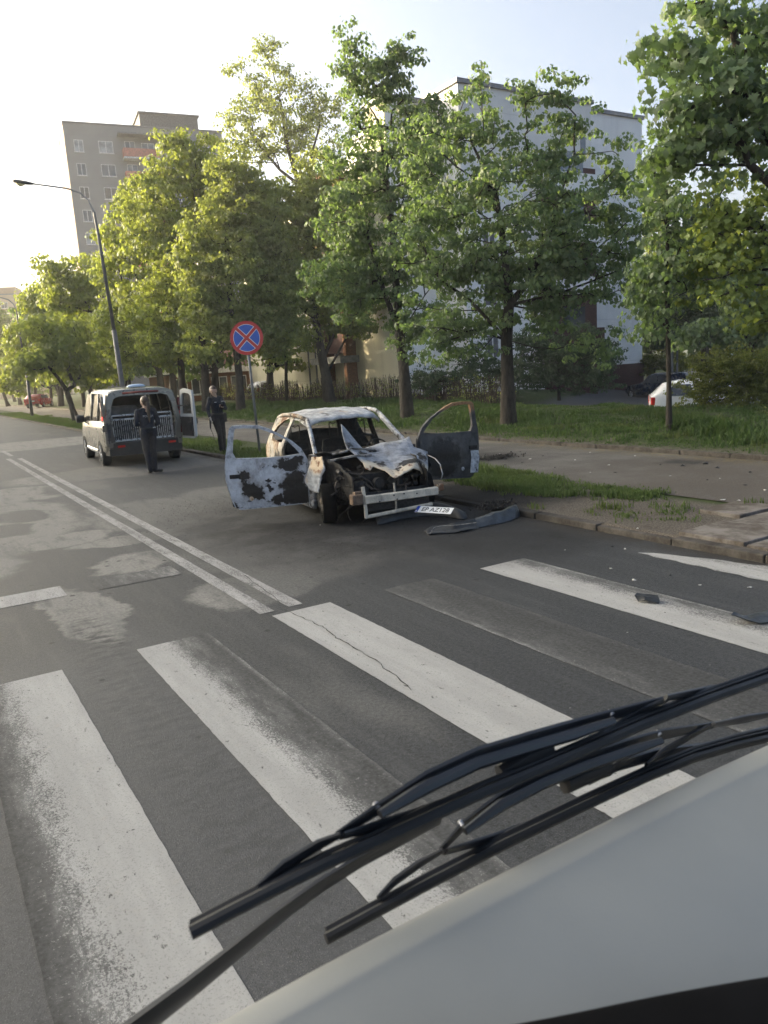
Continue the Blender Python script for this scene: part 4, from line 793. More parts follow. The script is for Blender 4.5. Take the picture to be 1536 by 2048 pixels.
# doors: outline traced in the door's own plane
dout = [(0, .80), (.02, .21), (.3, .198), (.6, .194), (.955, .19), (1.02, .235), (1.06, .34), (1.095, .5), (1.112, .62), (1.105, .78), (1.08, .93), (1.045, 1.06), (1.015, 1.22), (.995, 1.29), (.955, 1.318), (.80, 1.318), (.618, 1.302), (.48, 1.246), (.347, 1.165), (.19, 1.062), (.078, .955)]
dhole = [(.10, .885), (.15, .955), (.26, 1.078), (.417, 1.172), (.598, 1.252), (.80, 1.276), (.925, 1.278), (.948, 1.2), (.985, .96), (.95, .885), (.6, .866), (.3, .868)]
def door(loc, th, sgn, skin, inner, frame):
    d = MB(); d.sheet(dout, [dhole], lambda a, b, q: Vector((a, sgn*(.02-q), b)), .045); o = d.build('door', frame, wk); o.location = loc; o.rotation_euler = (0, R(4 if sgn < 0 else 0), th)
    rows = []
    for i in range(13):
        f = i/12; z0, z1 = .215, .862; z = z0+(z1-z0)*f; xr = 1.0+.095*math.sin(min(1, f*1.15)*math.pi*.62) if f < .9 else 1.08
        rows.append([Vector((.03+(xr-.03)*j/20, sgn*(.024+.032*math.sin(math.pi*min(1, f*1.05))*(1-.35*abs(2*j/20-1)**3)+.006*math.sin(j*1.7+i*2.1)-(.014 if i in (5,) else 0)), z)) for j in range(21)])
    m = MB(); m.grid(rows); s_ = m.build('door_skin', skin, o, smooth=True)
    m = MB(); m.box((.975, sgn*.050, .648), (.15, .02, .055)); m.build('handle_recess', BC, o, bevel=.008)
    m = MB(); m.lathe([(.030, 0), (.026, .004), (0.004, .005)], (.79, sgn*.052, .335), (0, sgn, 0), 16); m.build('lock_cap', BW, o)
    m = MB(); rows = [[Vector((x, -sgn*.028, z)) for x in (.05, .4, .75, 1.05)] for z in (.23, .5, .84)]; m.grid(rows); m.build('inner_panel', inner, o)
    return o
SK1 = burnt('burnt_door_skin', (.46, .49, .54), .70, .70, 4.5, base2=(.34, .365, .41), seed=6, rough=.6, blobs=[(.80, .05, .47, .10, 1, 1, 1.2), (.75, .05, .40, .12, .85, 1, 1), (.67, .05, .38, .07), (.86, .05, .64, .075, 1, 1, .7), (.52, .05, .48, .045), (.20, .05, .42, .19, 1, 1, .8), (.14, .05, .60, .10), (.38, .05, .27, .17, .8, 1, 3.4), (.24, .05, .77, .15, .8, 1, 1.8), (.08, .05, .30, .12), (.58, .05, .74, .05, 1, 1, 1.8), (1.02, .05, .22, .07)])
SK2 = burnt('charred_door_skin', (.050, .051, .053), .62, .85, 3.0, base2=(.022, .022, .023), seed=9, rough=.5, tans=[], blobs=[(.45, -.05, .5, .3)])
door((-.78, .45, 0), math.atan2(.291, -.957), 1, SK1, BC, burnt('burnt_door_frame', (.44, .47, .52), .62, .62, 5, base2=(.2, .21, .23), seed=7))
dR = door((.80, .45, .125), R(9), -1, SK2, BC, burnt('charred_door_frame', (.06, .06, .062), .68, .9, 5, seed=10, tans=[(.72, 0, 1.30, .42, 1, 1, 3.0)], tcol=(.26, .15, .08)))
mb = MB(); mb.grid([[Vector((x+.01*math.sin(z*40), -.062, z)) for x in (.93, .98, 1.03, 1.08)] for z in (.27, .4, .5, .6)]); mb.build('bare_patch', burnt('flaked_white', (.52, .54, .57), .55, .8, 6, seed=12), dR)
# hood, folded up into a ridge
hp_ = {'T': (-.321, .3, 1.252), 'E1': (-.225, .36, 1.051), 'L1': (-.343, .2, 1.076), 'L2': (-.35, .08, .941), 'L3': (-.304, -.05, .864), 'L4': (-.235, -.18, .757), 'L5': (-.241, -.26, .688), 'L6': (-.185, -.3, .658), 'K1': (-.169, .3, 1.054), 'K2': (-.08, .16, .89), 'K3': (-.043, 0, .793), 'K4': (.019, -.22, .691), 'N1': (-.127, -.27, .707), 'N2': (-.022, -.4, .652), 'F1': (.039, -.56, .56), 'K5': (.086, -.46, .602), 'B1': (.003, .34, .883), 'B2': (.249, .38, .931), 'B3': (.494, .38, .937), 'B4': (.642, .4, .957), 'B5': (.712, .4, .981), 'R1': (.688, .22, .842), 'R2': (.856, .12, .765), 'R3': (.739, -.1, .627), 'R4': (.628, -.3, .501), 'R5': (.537, -.36, .482), 'F2': (.198, -.52, .603), 'F3': (.347, -.48, .652), 'F4': (.475, -.42, .595), 'M1': (.204, .05, .768), 'M2': (.394, 0, .777), 'M3': (.555, -.05, .74), 'G1': (.148, -.3, .657), 'G2': (.291, -.33, .696), 'G3': (.498, -.28, .729), 'G4': (.651, -.2, .646)}
hf = 'T K1 L1|K1 K2 L1|L1 K2 L2|K2 K3 L3|K2 L3 L2|K3 L4 L3|K3 K4 N1|K3 N1 L4|L4 N1 L5|N1 L6 L5|K4 N2 N1|K4 K5 N2|K5 F1 N2|B1 M1 K3|B1 K3 K2|B1 B2 M1|B2 B3 M2|B2 M2 M1|B3 B4 M3|B3 M3 M2|B4 B5 R1|B4 R1 M3|R1 R2 M3|M1 G1 K4|M1 K4 K3|M1 M2 G2|M1 G2 G1|M2 M3 G3|M2 G3 G2|M3 R2 R3|M3 R3 G3|G1 K5 K4|G1 G2 F2|G1 F2 K5|K5 F2 F1|G2 G3 F3|G2 F3 F2|G3 G4 F4|G3 F4 F3|G3 R3 G4|G4 R3 R4|G4 R4 R5|G4 R5 F4'
ks = list(hp_); mb = MB(); mb.add([Vector(hp_[k]) for k in ks], [tuple(ks.index(a) for a in f.split()) for f in hf.split('|')])
HOOD = burnt('burnt_hood', (.32, .335, .365), .64, .64, 3.5, base2=(.17, .18, .20), seed=14, rough=.55,
    tans=[(-.17, -.25, .70, .15), (.03, -.50, .58, .19), (-.05, -.33, .68, .12), (.30, -.50, .64, .18), (.45, -.40, .64, .15), (.60, -.30, .54, .14)], tcol=(.56, .48, .36), blobs=[(-.16, .02, .84, .085, 1, 1, 1.4), (.16, -.37, .665, .06), (.38, -.30, .715, .10, .6, 1.5, 1), (.55, -.22, .70, .09), (-.30, .10, .98, .05), (.02, -.18, .72, .07), (.70, .0, .70, .08)])
o = mb.build('hood', HOOD, wk, smooth=True); m_ = o.modifiers.new('sub', 'SUBSURF'); m_.subdivision_type = 'SIMPLE'; m_.levels = m_.render_levels = 2
tx = bpy.data.textures.new('dents', 'CLOUDS'); tx.noise_scale = .16
m_ = o.modifiers.new('smooth', 'SMOOTH'); m_.factor = .4; m_.iterations = 1
m_ = o.modifiers.new('dents', 'DISPLACE'); m_.texture = tx; m_.strength = .028; m_.mid_level = .5
m_ = o.modifiers.new('solid', 'SOLIDIFY'); m_.thickness = .012
# front: fender remains
def crumple(name, pts, faces, mat, th=.012, lv=3, st=.05):
    mb = MB(); mb.add(pts, faces); o = mb.build(name, mat, wk, smooth=True); m = o.modifiers.new('sub', 'SUBSURF'); m.subdivision_type = 'SIMPLE'; m.levels = m.render_levels = lv
    m = o.modifiers.new('dents', 'DISPLACE'); m.texture = tx; m.strength = st; m.mid_level = .5; m = o.modifiers.new('solid', 'SOLIDIFY'); m.thickness = th; return o
crumple('fender', [(-.76, .34, .84), (-.70, .10, .86), (-.82, .30, .70), (-.72, -.02, .72), (-.84, .42, .55), (-.74, .04, .58), (-.82, .48, .40), (-.78, .10, .38)], [(0, 2, 3, 1), (2, 4, 5, 3), (4, 6, 7, 5)], burnt('burnt_fender', (.52, .54, .56), .66, .60, 5, seed=15, tans=[(-.76, .16, .80, .16)]), st=.09)
crumple('fender', [(.80, .36, .80), (.82, .05, .74), (.84, .40, .55), (.82, -.05, .60), (.84, .44, .35), (.82, .1, .45)], [(0, 2, 3, 1), (2, 4, 5, 3)], BC, st=.06)
mb = MB(); mb.tube([(.80, .02, .73), (.84, -.12, .69), (.85, -.24, .62), (.84, -.32, .50), (.82, -.30, .42)], .008, 6); mb.build('fender_edge', BW, wk, smooth=True)
for s in (-1, 1): crumple('inner_wing', [(s*.60, .34, .82), (s*.56, -.1, .76), (s*.52, -.52, .62), (s*.60, .34, .25), (s*.56, -.1, .45), (s*.50, -.52, .25)], [(0, 3, 4, 1), (1, 4, 5, 2)], BC, st=.08)
crumple('firewall', [(-.68, .33, .84), (0, .30, .86), (.68, .33, .86), (-.68, .30, .2), (0, .28, .2), (.68, .30, .2)], [(0, 3, 4, 1), (1, 4, 5, 2)], BC, st=.08)
crumple('cowl', [(-.70, .30, .86), (-.3, .14, .90), (.1, .2, .86), (.6, .3, .88), (-.70, .44, .84), (-.3, .5, .84), (.1, .5, .84), (.66, .46, .86)], [(0, 4, 5, 1), (1, 5, 6, 2), (2, 6, 7, 3)], BC, st=.16)
mb = MB(); mb.tube([(-.55, .1, .87), (-.40, .02, .90), (-.28, .08, .92), (-.1, .05, .90), (.05, .1, .88)], .014, 5); mb.tube([(-.62, .0, .80), (-.35, -.1, .84), (-.05, -.02, .82)], .018, 5); mb.build('cowl_edge', burnt('cowl_ash', (.26, .25, .24), .55, .8, 9, seed=16), wk)
# engine bay clutter, built from many small shapes
mb = MB(); rd = random.Random(4)
mb.bx(-.30, .28, -.30, .18, .18, .62); mb.lathe([(.09, 0), (.11, .04), (.11, .16), (.07, .2)], (-.38, -.22, .42), (.2, -1, .1), 14); mb.lathe([(.12, 0), (.12, .05), (.05, .08)], (.12, -.32, .45), (0, -1, 0), 16); mb.lathe([(.07, 0), (.07, .1)], (-.12, -.33, .50), (0, -1, 0), 14)
for i in range(120):
    c0 = rd.uniform(-.60, .56); c = (c0, rd.uniform(-.40, .2), rd.uniform(.26, .54 if c0 > -.2 else .68)); mb.box(c, (rd.uniform(.012, .09), rd.uniform(.012, .08), rd.uniform(.012, .10)), M=Matrix.Rotation(rd.uniform(0, 3), 3, 'X') @ Matrix.Rotation(rd.uniform(0, 3), 3, 'Z'))
mb.build('engine', BC, wk, bevel=.006)
mb = MB()
for i in range(60):
    c0 = rd.uniform(-.6, .5); p = Vector((c0, rd.uniform(-.42, .1), rd.uniform(.36, .52 if c0 > -.25 else .70))); pts = [p]
    for k in range(5): p = p+Vector((rd.uniform(-.12, .12), rd.uniform(-.08, .06), rd.uniform(-.11, .03))); pts.append(p)
    mb.tube(pts, rd.choice((.006, .008, .013)), 5)
mb.tube([(-.52, -.15, .66), (-.36, -.28, .62), (-.22, -.36, .52), (-.16, -.42, .40), (-.15, -.44, .3)], .014, 6); mb.build('wiring', plain('burnt_wire', (.035, .03, .027), .8, .2, .6, 12), wk)
mb = MB(); mb.bx(-.34, .55, -.47, -.43, .16, .40); mb.build('radiator', plain('burnt_radiator', (.035, .034, .033), .8, .3, .4, 30, bump=.8), wk)
mb = MB()
rows = [[Vector((u_, -.60+.035*(u_-.1)**2*2-(.03 if k in (1, 2) else 0), z)) for k, z in enumerate((.278, .29, .375, .39))] for u_ in (-.40, -.2, 0, .2, .4, .62)]; mb.grid(rows); o = mb.build('bumper_beam', BBEAM, wk); m_ = o.modifiers.new('solid', 'SOLIDIFY'); m_.thickness = .02; m_.offset = -1
mb = MB()
for p in ((-.22, .30), (-.02, .355), (.02, .30), (.12, .36), (.3, .34)): mb = MB(); mb.lathe([(.011, 0), (.010, .003)], (p[0], -.634, p[1]), (0, -1, 0), 10); mb.build('bolt_hole', BC, wk)
mb = MB(); mb.box((-.50, -.56, .35), (.15, .12, .13)); mb.box((-.46, -.52, .42), (.12, .1, .05)); mb.build('crash_box', burnt('rusted_box', (.18, .12, .08), .6, .5, 8, seed=18), wk, bevel=.012)
mb = MB(); mb.box((.66, -.57, .37), (.10, .06, .09)); mb.build('beam_end', burnt('rusted_end', (.20, .12, .06), .6, .4, 9, seed=19), wk, bevel=.012)
mb = MB(); mb.tube([(-.41, -.57, .50), (-.395, -.575, .3), (-.385, -.56, .10)], .022, 6, flat=(1.2, .6)); mb.tube([(.02, -.56, .50), (.03, -.565, .28), (.035, -.55, .13)], .013, 6); mb.build('grille_support', BBEAM, wk)
mb = MB(); mb.tube([(-.39, -.55, .11), (.0, -.57, .135), (.55, -.55, .16)], .020, 6, flat=(.7, 1.2)); mb.build('lower_crossbar', BBEAM, wk)
mb = MB(); mb.bx(-.72, .72, .25, 2.75, .16, .20); mb.build('floor', BC, wk)
# cabin: seat frames, bench, steering wheel
crumple('rear_bench', [(-.62, 2.12, 1.04), (-.15, 2.08, 1.08), (.36, 2.10, 1.05), (-.62, 2.0, .25), (-.15, 1.95, .25), (.5, 2.0, .25)], [(0, 3, 4, 1), (1, 4, 5, 2)], BC, th=.06, st=.05)
crumple('hanging_lining', [(.28, 2.3, 1.32), (.56, 2.3, 1.30), (.30, 2.1, .7), (.72, 1.9, .75)], [(0, 2, 3, 1)], BC, th=.03, st=.09)
for u0 in (-.64, -.05, .38):
    sf = MB(); z1 = 1.20
    sf.tube([(u0-.20, 1.32, .35), (u0-.22, 1.36, .7), (u0-.18, 1.40, .95), (u0, 1.41, .98), (u0+.18, 1.40, .95), (u0+.22, 1.36, .7), (u0+.20, 1.32, .35)], .014, 6)
    sf.tube([(u0-.06, 1.40, .95), (u0-.065, 1.42, z1-.02), (u0-.05, 1.42, z1), (u0-.02, 1.42, z1-.015), (u0, 1.42, z1-.025), (u0+.02, 1.42, z1-.015), (u0+.05, 1.42, z1), (u0+.065, 1.42, z1-.02), (u0+.06, 1.40, .95)], .009, 6)
    for k in range(5): sf.tube([(u0-.2, 1.36, .45+.1*k), (u0, 1.39, .43+.1*k), (u0+.2, 1.36, .45+.1*k)], .005, 4)
    sf.tube([(u0-.2, .9, .38), (u0-.2, 1.34, .36), (u0+.2, 1.34, .36), (u0+.2, .9, .38), (u0-.2, .9, .38)], .014, 6)
    sf.build('seat_frame', WIRE, wk, smooth=True)
mb = MB(); C_ = Vector((.36, .72, .78)); A1 = Vector((1, 0, 0)); A2 = Vector((0, .35, .94)).normalized()
mb.tube([C_+A1*.18*math.cos(a)+A2*.18*math.sin(a) for a in [2*math.pi*i/24 for i in range(25)]], .011, 6, caps=False); mb.tube([C_-A1*.18, C_, C_+A1*.18], .009, 5); mb.tube([C_, C_+Vector((0, -.3, -.12))], .02, 6); mb.build('steering_wheel', WIRE, wk, smooth=True)
mb = MB(); mb.tube([(-.68, .55, .74), (-.3, .6, .78), (.3, .6, .77), (.68, .55, .74)], .05, 8); mb.build('dash_beam', BC, wk)
BTY = plain('burnt_tyre', (.005, .005, .005), .95, 0, .5, 14, bump=.6, spec=.1); BRIM = burnt('burnt_rim', (.20, .17, .13), .5, .55, 9, seed=20)
for s, v_, st_ in ((-1, 0, -.22), (1, 0, -.22), (-1, 2.36, 0), (1, 2.36, 0)):
    o = wheel(wk, (s*.70, v_-.02, .255), .26, .17, s, BRIM); o.data.materials[0] = BTY; o.rotation_euler = (0, 0, st_)
0 and crumple('hanging_liner', [(-.80, -.30, .62), (-.60, -.36, .66), (-.78, -.28, .10), (-.56, -.36, .06)], [(0, 2, 3, 1)], BC, th=.01, st=.12)

# bumper cover with the plate, and the other loose pieces
DK = plain('scorched_plastic', (.018, .020, .022), .5, 0, .6, 6, bump=.5, bscale=22, spec=.45); GP = plain('grey_bumper_plastic', (.030, .034, .038), .45, 0, .6, 6, bump=.5, bscale=22)
def lpx(px, py, z): return gp(px, py, z)
base = gp(850, 1040, 0); bc = thing('bumper_cover', 'scorched front bumper strip with white number plate lying under the burnt car', 'bumper', base)
low = [(756, 1053), (790, 1043), (840, 1034), (885, 1034), (925, 1043), (936, 1038)]; zt = [.05, .12, .16, .16, .13, .05]
mb = MB(); rows = []
for (px, py), h_ in zip(low, zt):
    g = gp(px, py-2, .006)-base; bk = Vector((.05, .12, 0)); rows.append([g, g+bk*.25+Vector((0, 0, h_*.45)), g+bk*.7+Vector((0, 0, h_*.85)), g+bk*1.2+Vector((0, 0, h_)), g+bk*2.0+Vector((0, 0, h_*.95))])
mb.grid(rows); o = mb.build('bumper_strip', DK, bc, smooth=True); m_ = o.modifiers.new('sub', 'SUBSURF'); m_.levels = m_.render_levels = 2; m_ = o.modifiers.new('solid', 'SOLIDIFY'); m_.thickness = .012
def text_mesh(s, size, name, mat, parent, ext=.0015):
    cu = bpy.data.curves.new(name, 'FONT'); cu.body = s; cu.size = size; cu.align_x = 'CENTER'; cu.align_y = 'CENTER'; cu.extrude = ext
    tmp = bpy.data.objects.new(name, cu); COL.objects.link(tmp); dg = bpy.context.evaluated_depsgraph_get(); me = bpy.data.meshes.new_from_object(tmp.evaluated_get(dg)); COL.objects.unlink(tmp); bpy.data.objects.remove(tmp)
    me.materials.clear(); me.materials.append(mat); o = bpy.data.objects.new(name, me); COL.objects.link(o); o.parent = parent; return o
PW = plain('plate_white', (.70, .70, .68), .4, var=.08); PB = plain('plate_blue', (.02, .06, .32), .4); PK = plain('plate_black', (.012, .012, .012), .5)
c1 = lpx(826, 1021, .13); c2 = lpx(912, 1026, .13); sxv = (c2-c1).normalized(); nv = Vector((-.22, -.62, .76)); nv = (nv-sxv*nv.dot(sxv)).normalized(); uv = nv.cross(sxv)
Mx = Matrix((sxv, uv, nv)).transposed().to_4x4(); Mx.translation = lpx(868, 1020, .145)-base
plate = MB(); plate.box((0, 0, 0), (.525, .116, .006)); plo = plate.build('number_plate', PW, bc, bevel=.004); plo.matrix_local = Mx
mb = MB(); mb.box((-.24, 0, .0042), (.040, .112, .002)); mb.build('country_band', PB, plo)
o = text_mesh('EP AZ128', .105, 'plate_letters', PK, plo); o.location = (.02, -.002, .0042); o.scale = (.92, 1.0, 1)
o = text_mesh('PL', .03, 'country_letters', PW, plo); o.location = (-.24, -.034, .0062)
b2_ = gp(930, 1060, 0); t2 = thing('torn_panel', 'long torn bumper panel on the asphalt, grey at its kerb end', 'bumper', b2_)
mb = MB(); rows = []
for px, py, h_ in ((856, 1070, .03), (872, 1068, .07), (915, 1066, .09), (958, 1057, .09)):
    g = gp(px, py, .006)-b2_; bk = Vector((.06, .16, 0)); rows.append([g+Vector((0, 0, .01)), g+bk*.4+Vector((0, 0, h_*.3)), g+bk*.9+Vector((0, 0, h_)), g+bk*1.2+Vector((0, 0, h_*.4))])
mb.grid(rows); o = mb.build('dark_skin', DK, t2, smooth=True); m_ = o.modifiers.new('sub', 'SUBSURF'); m_.subdivision_type = 'SIMPLE'; m_.levels = m_.render_levels = 3; m_ = o.modifiers.new('dents', 'DISPLACE'); m_.texture = tx; m_.strength = .05; m_ = o.modifiers.new('solid', 'SOLIDIFY'); m_.thickness = .012
mb = MB(); rows = []
for px, py, h_ in ((952, 1056, .07), (985, 1050, .10), (1015, 1043, .12), (1036, 1036, .13), (1040, 1032, .12)):
    g = gp(px, py, .006)-b2_; bk = Vector((.05, .13, 0)); rows.append([g, g+bk*.35+Vector((0, 0, h_*.55)), g+bk*.8+Vector((0, 0, h_)), g+bk*1.3+Vector((0, 0, h_*1.0))])
mb.grid(rows); o = mb.build('grey_skin', GP, t2, smooth=True); m_ = o.modifiers.new('sub', 'SUBSURF'); m_.subdivision_type = 'SIMPLE'; m_.levels = m_.render_levels = 3; m_ = o.modifiers.new('dents', 'DISPLACE'); m_.texture = tx; m_.strength = .04; m_ = o.modifiers.new('solid', 'SOLIDIFY'); m_.thickness = .012
mb = MB(); L_ = [gp(860, 1066, .04)-b2_, gp(868, 1055, .08)-b2_, gp(880, 1052, .085)-b2_, gp(915, 1050, .09)-b2_, gp(955, 1045, .11)-b2_]; mb.tube(L_, .0045, 5); mb.build('torn_edge', plain('torn_plastic', (.17, .165, .155), .6, var=.5, scale=30), t2)
def shard(name, label, cat, px, prof, mat, rz=0.0, th=.008, group=None, lv=1):
    b = gp(px[0], px[1], .004); mb = MB(); mb.grid(prof); o = mb.build(name, mat, None); o.location = b; o.rotation_euler = (0, 0, rz); m = o.modifiers.new('sub', 'SUBSURF'); m.subdivision_type = 'SIMPLE'; m.levels = m.render_levels = 3; m = o.modifiers.new('dents', 'DISPLACE'); m.texture = tx; m.strength = .03; m = o.modifiers.new('solid', 'SOLIDIFY'); m.thickness = th; return tag(o, label, cat, group)
shard('plastic_fragment', 'bent black plastic fragment standing on the worn crosswalk stripe', 'debris', (1300, 1205), [[Vector(p) for p in r] for r in (((-.07, .06, .01), (-.06, .10, .05), (-.01, .12, .06)), ((-.05, .01, .03), (-.02, .04, .05), (.03, .07, .05)), ((-.02, -.04, .02), (.02, -.02, .03), (.07, .02, .04)), ((.02, -.07, .005), (.04, -.06, .02), (.08, -.01, .045)))], DK)
shard('trim_fragment', 'dark grey channel-shaped trim fragment at the right edge of the crosswalk', 'debris', (1510, 1245), [[Vector(p) for p in r] for r in (((-.14, .09, .07), (-.10, .10, .08), (-.05, .10, .05)), ((-.07, .0, .035), (-.02, .04, .035), (.03, .08, .03)), ((-.02, -.05, .01), (.06, .0, .03), (.10, .06, .03)), ((.16, -.11, .01), (.20, -.05, .03), (.24, .03, .04)))], GP)
WB = plain('white_fragment', (.40, .39, .37), .7, var=.5, scale=40); BB = plain('black_fragment', (.016, .016, .017), .6)
def frag(name, label, p, s, mat, group, k=7):
    bm = bmesh.new(); bmesh.ops.create_icosphere(bm, subdivisions=1, radius=1)
    for v in bm.verts: v.co = Vector((v.co.x*s*random.uniform(.5, 1.4), v.co.y*s*random.uniform(.4, 1), max(0, v.co.z)*s*random.uniform(.2, .7)))
    me = bpy.data.meshes.new(name); bm.to_mesh(me); bm.free(); me.materials.append(mat); o = bpy.data.objects.new(name, me); COL.objects.link(o); o.location = p; o.rotation_euler = (0, 0, random.uniform(0, 6)); return tag(o, label, 'debris', group)
for px, py, s in ((1222, 1137, .02), (1268, 1160, .03), (1310, 1162, .012), (1400, 1170, .02), (1330, 1225, .02), (1230, 1225, .012), (1255, 1265, .02), (1500, 1175, .03), (1250, 1098, .03), (1225, 1093, .025), (1340, 1150, .02), (860, 1110, .02), (700, 1075, .02), (1420, 1330, .02), (1140, 1416, .022), (1320, 1275, .01), (640, 1050, .02), (1130, 1100, .018)):
    dark = random.random() < .45; frag('plastic_shard' if dark else 'white_shard', 'tiny black shard scattered on the road near the crossing' if dark else 'tiny pale shard scattered on the road near the crossing', gp(px, py, .004), s*(.22 if py > 1300 else .45 if py > 1200 else .8), BB if dark else WB, 'shards on the road')
for px, py, s, dark in ((1357, 893, .11, 0), (1405, 903, .10, 0), (1530, 915, .09, 0), (1340, 952, .05, 0), (1270, 912, .05, 0), (1218, 930, .06, 0), (1300, 908, .05, 1), (1365, 932, .10, 1), (1410, 928, .14, 1), (1435, 936, .09, 1), (1445, 1000, .08, 0), (1478, 1001, .05, 0), (1530, 980, .06, 0), (1275, 1057, .05, 0), (1440, 957, .04, 0), (1085, 912, .06, 1), (1060, 918, .06, 0), (1200, 895, .05, 1), (1180, 905, .05, 0), (1470, 915, .05, 1), (1490, 970, .05, 1), (1000, 908, .05, 0), (1150, 920, .05, 0), (1045, 925, .07, 1), (1110, 935, .05, 1), (1230, 945, .06, 1), (1320, 930, .05, 1), (1180, 945, .04, 0), (1500, 945, .07, 1), (1415, 960, .05, 1), (1010, 930, .06, 1)):
    frag('litter', 'dark scrap lying on the path behind the verge' if dark else 'pale scrap lying on the path behind the verge', gp(px, py, .078), s*.5, BB if dark else WB, 'scraps on the path')
ah = MB(); rd = random.Random(9)
for i in range(420): ah.box((rd.gauss(0, .26), rd.gauss(0, .13), abs(rd.gauss(0, .022))), tuple(rd.uniform(.005, .028) for _ in range(3)), M=Matrix.Rotation(rd.uniform(0, 3), 3, 'X') @ Matrix.Rotation(rd.uniform(0, 3), 3, 'Z'))
o = ah.build('ash_heap', BC); o.location = gp(990, 916, .085); tag(o, kind='stuff')
ah = MB()
for i in range(300): ah.box((rd.gauss(0, .16), rd.gauss(0, .09), abs(rd.gauss(0, .035))), tuple(rd.uniform(.005, .03) for _ in range(3)), M=Matrix.Rotation(rd.uniform(0, 3), 3, 'X') @ Matrix.Rotation(rd.uniform(0, 3), 3, 'Z'))
o = ah.build('burnt_scrap_heap', BC); o.location = gp(990, 1014, .07); tag(o, kind='stuff')
# slag and soot crumbs under the wreck: too many to count
N = 1500; x = rng.normal(5.0, .9, N); y = rng.normal(8.6, .9, N); x2 = rng.normal(3.6, .5, 500); y2 = rng.normal(11.3, .6, 500); x = np.concatenate([x, x2]); y = np.concatenate([y, y2]); k = x < KX-.05; x, y = x[k], y[k]; N = len(x); s = rng.uniform(.0025, .010, N)
a = rng.uniform(0, 6.28, N); V = np.stack([np.column_stack([x+s*np.cos(a+t_), y+s*np.sin(a+t_), np.full(N, .003)]) for t_ in (0, 2.1, 4.2)]+[np.column_stack([x, y, .003+s])], 1).reshape(-1, 3); i = np.arange(N)*4
tag(npmesh('soot_crumbs', V, np.concatenate([np.stack([i, i+1, i+3], 1), np.stack([i+1, i+2, i+3], 1), np.stack([i+2, i, i+3], 1)]), BC), kind='stuff')
# ------------------------------------------------------------------ police van with its rear doors open
VP = paint('silver_beige_paint', (.20, .185, .158), .3, .5); VW = paint('white_door_paint', (.42, .43, .43), .35); VI = plain('van_lining', (.05, .05, .052), .7); VB = plain('grey_bumper', (.020, .0205, .021), .6); ALU = plain('aluminium', (.55, .56, .57), .3, .7, .1); VG = plain('tinted_glass', (.06, .055, .048), .06, .0, .2, 1, spec=.9)
vn = thing('police_van', 'silver police van seen from behind with both rear doors open and dog cage inside', 'van', (4.83, 19.80, 0), R(-3.0))
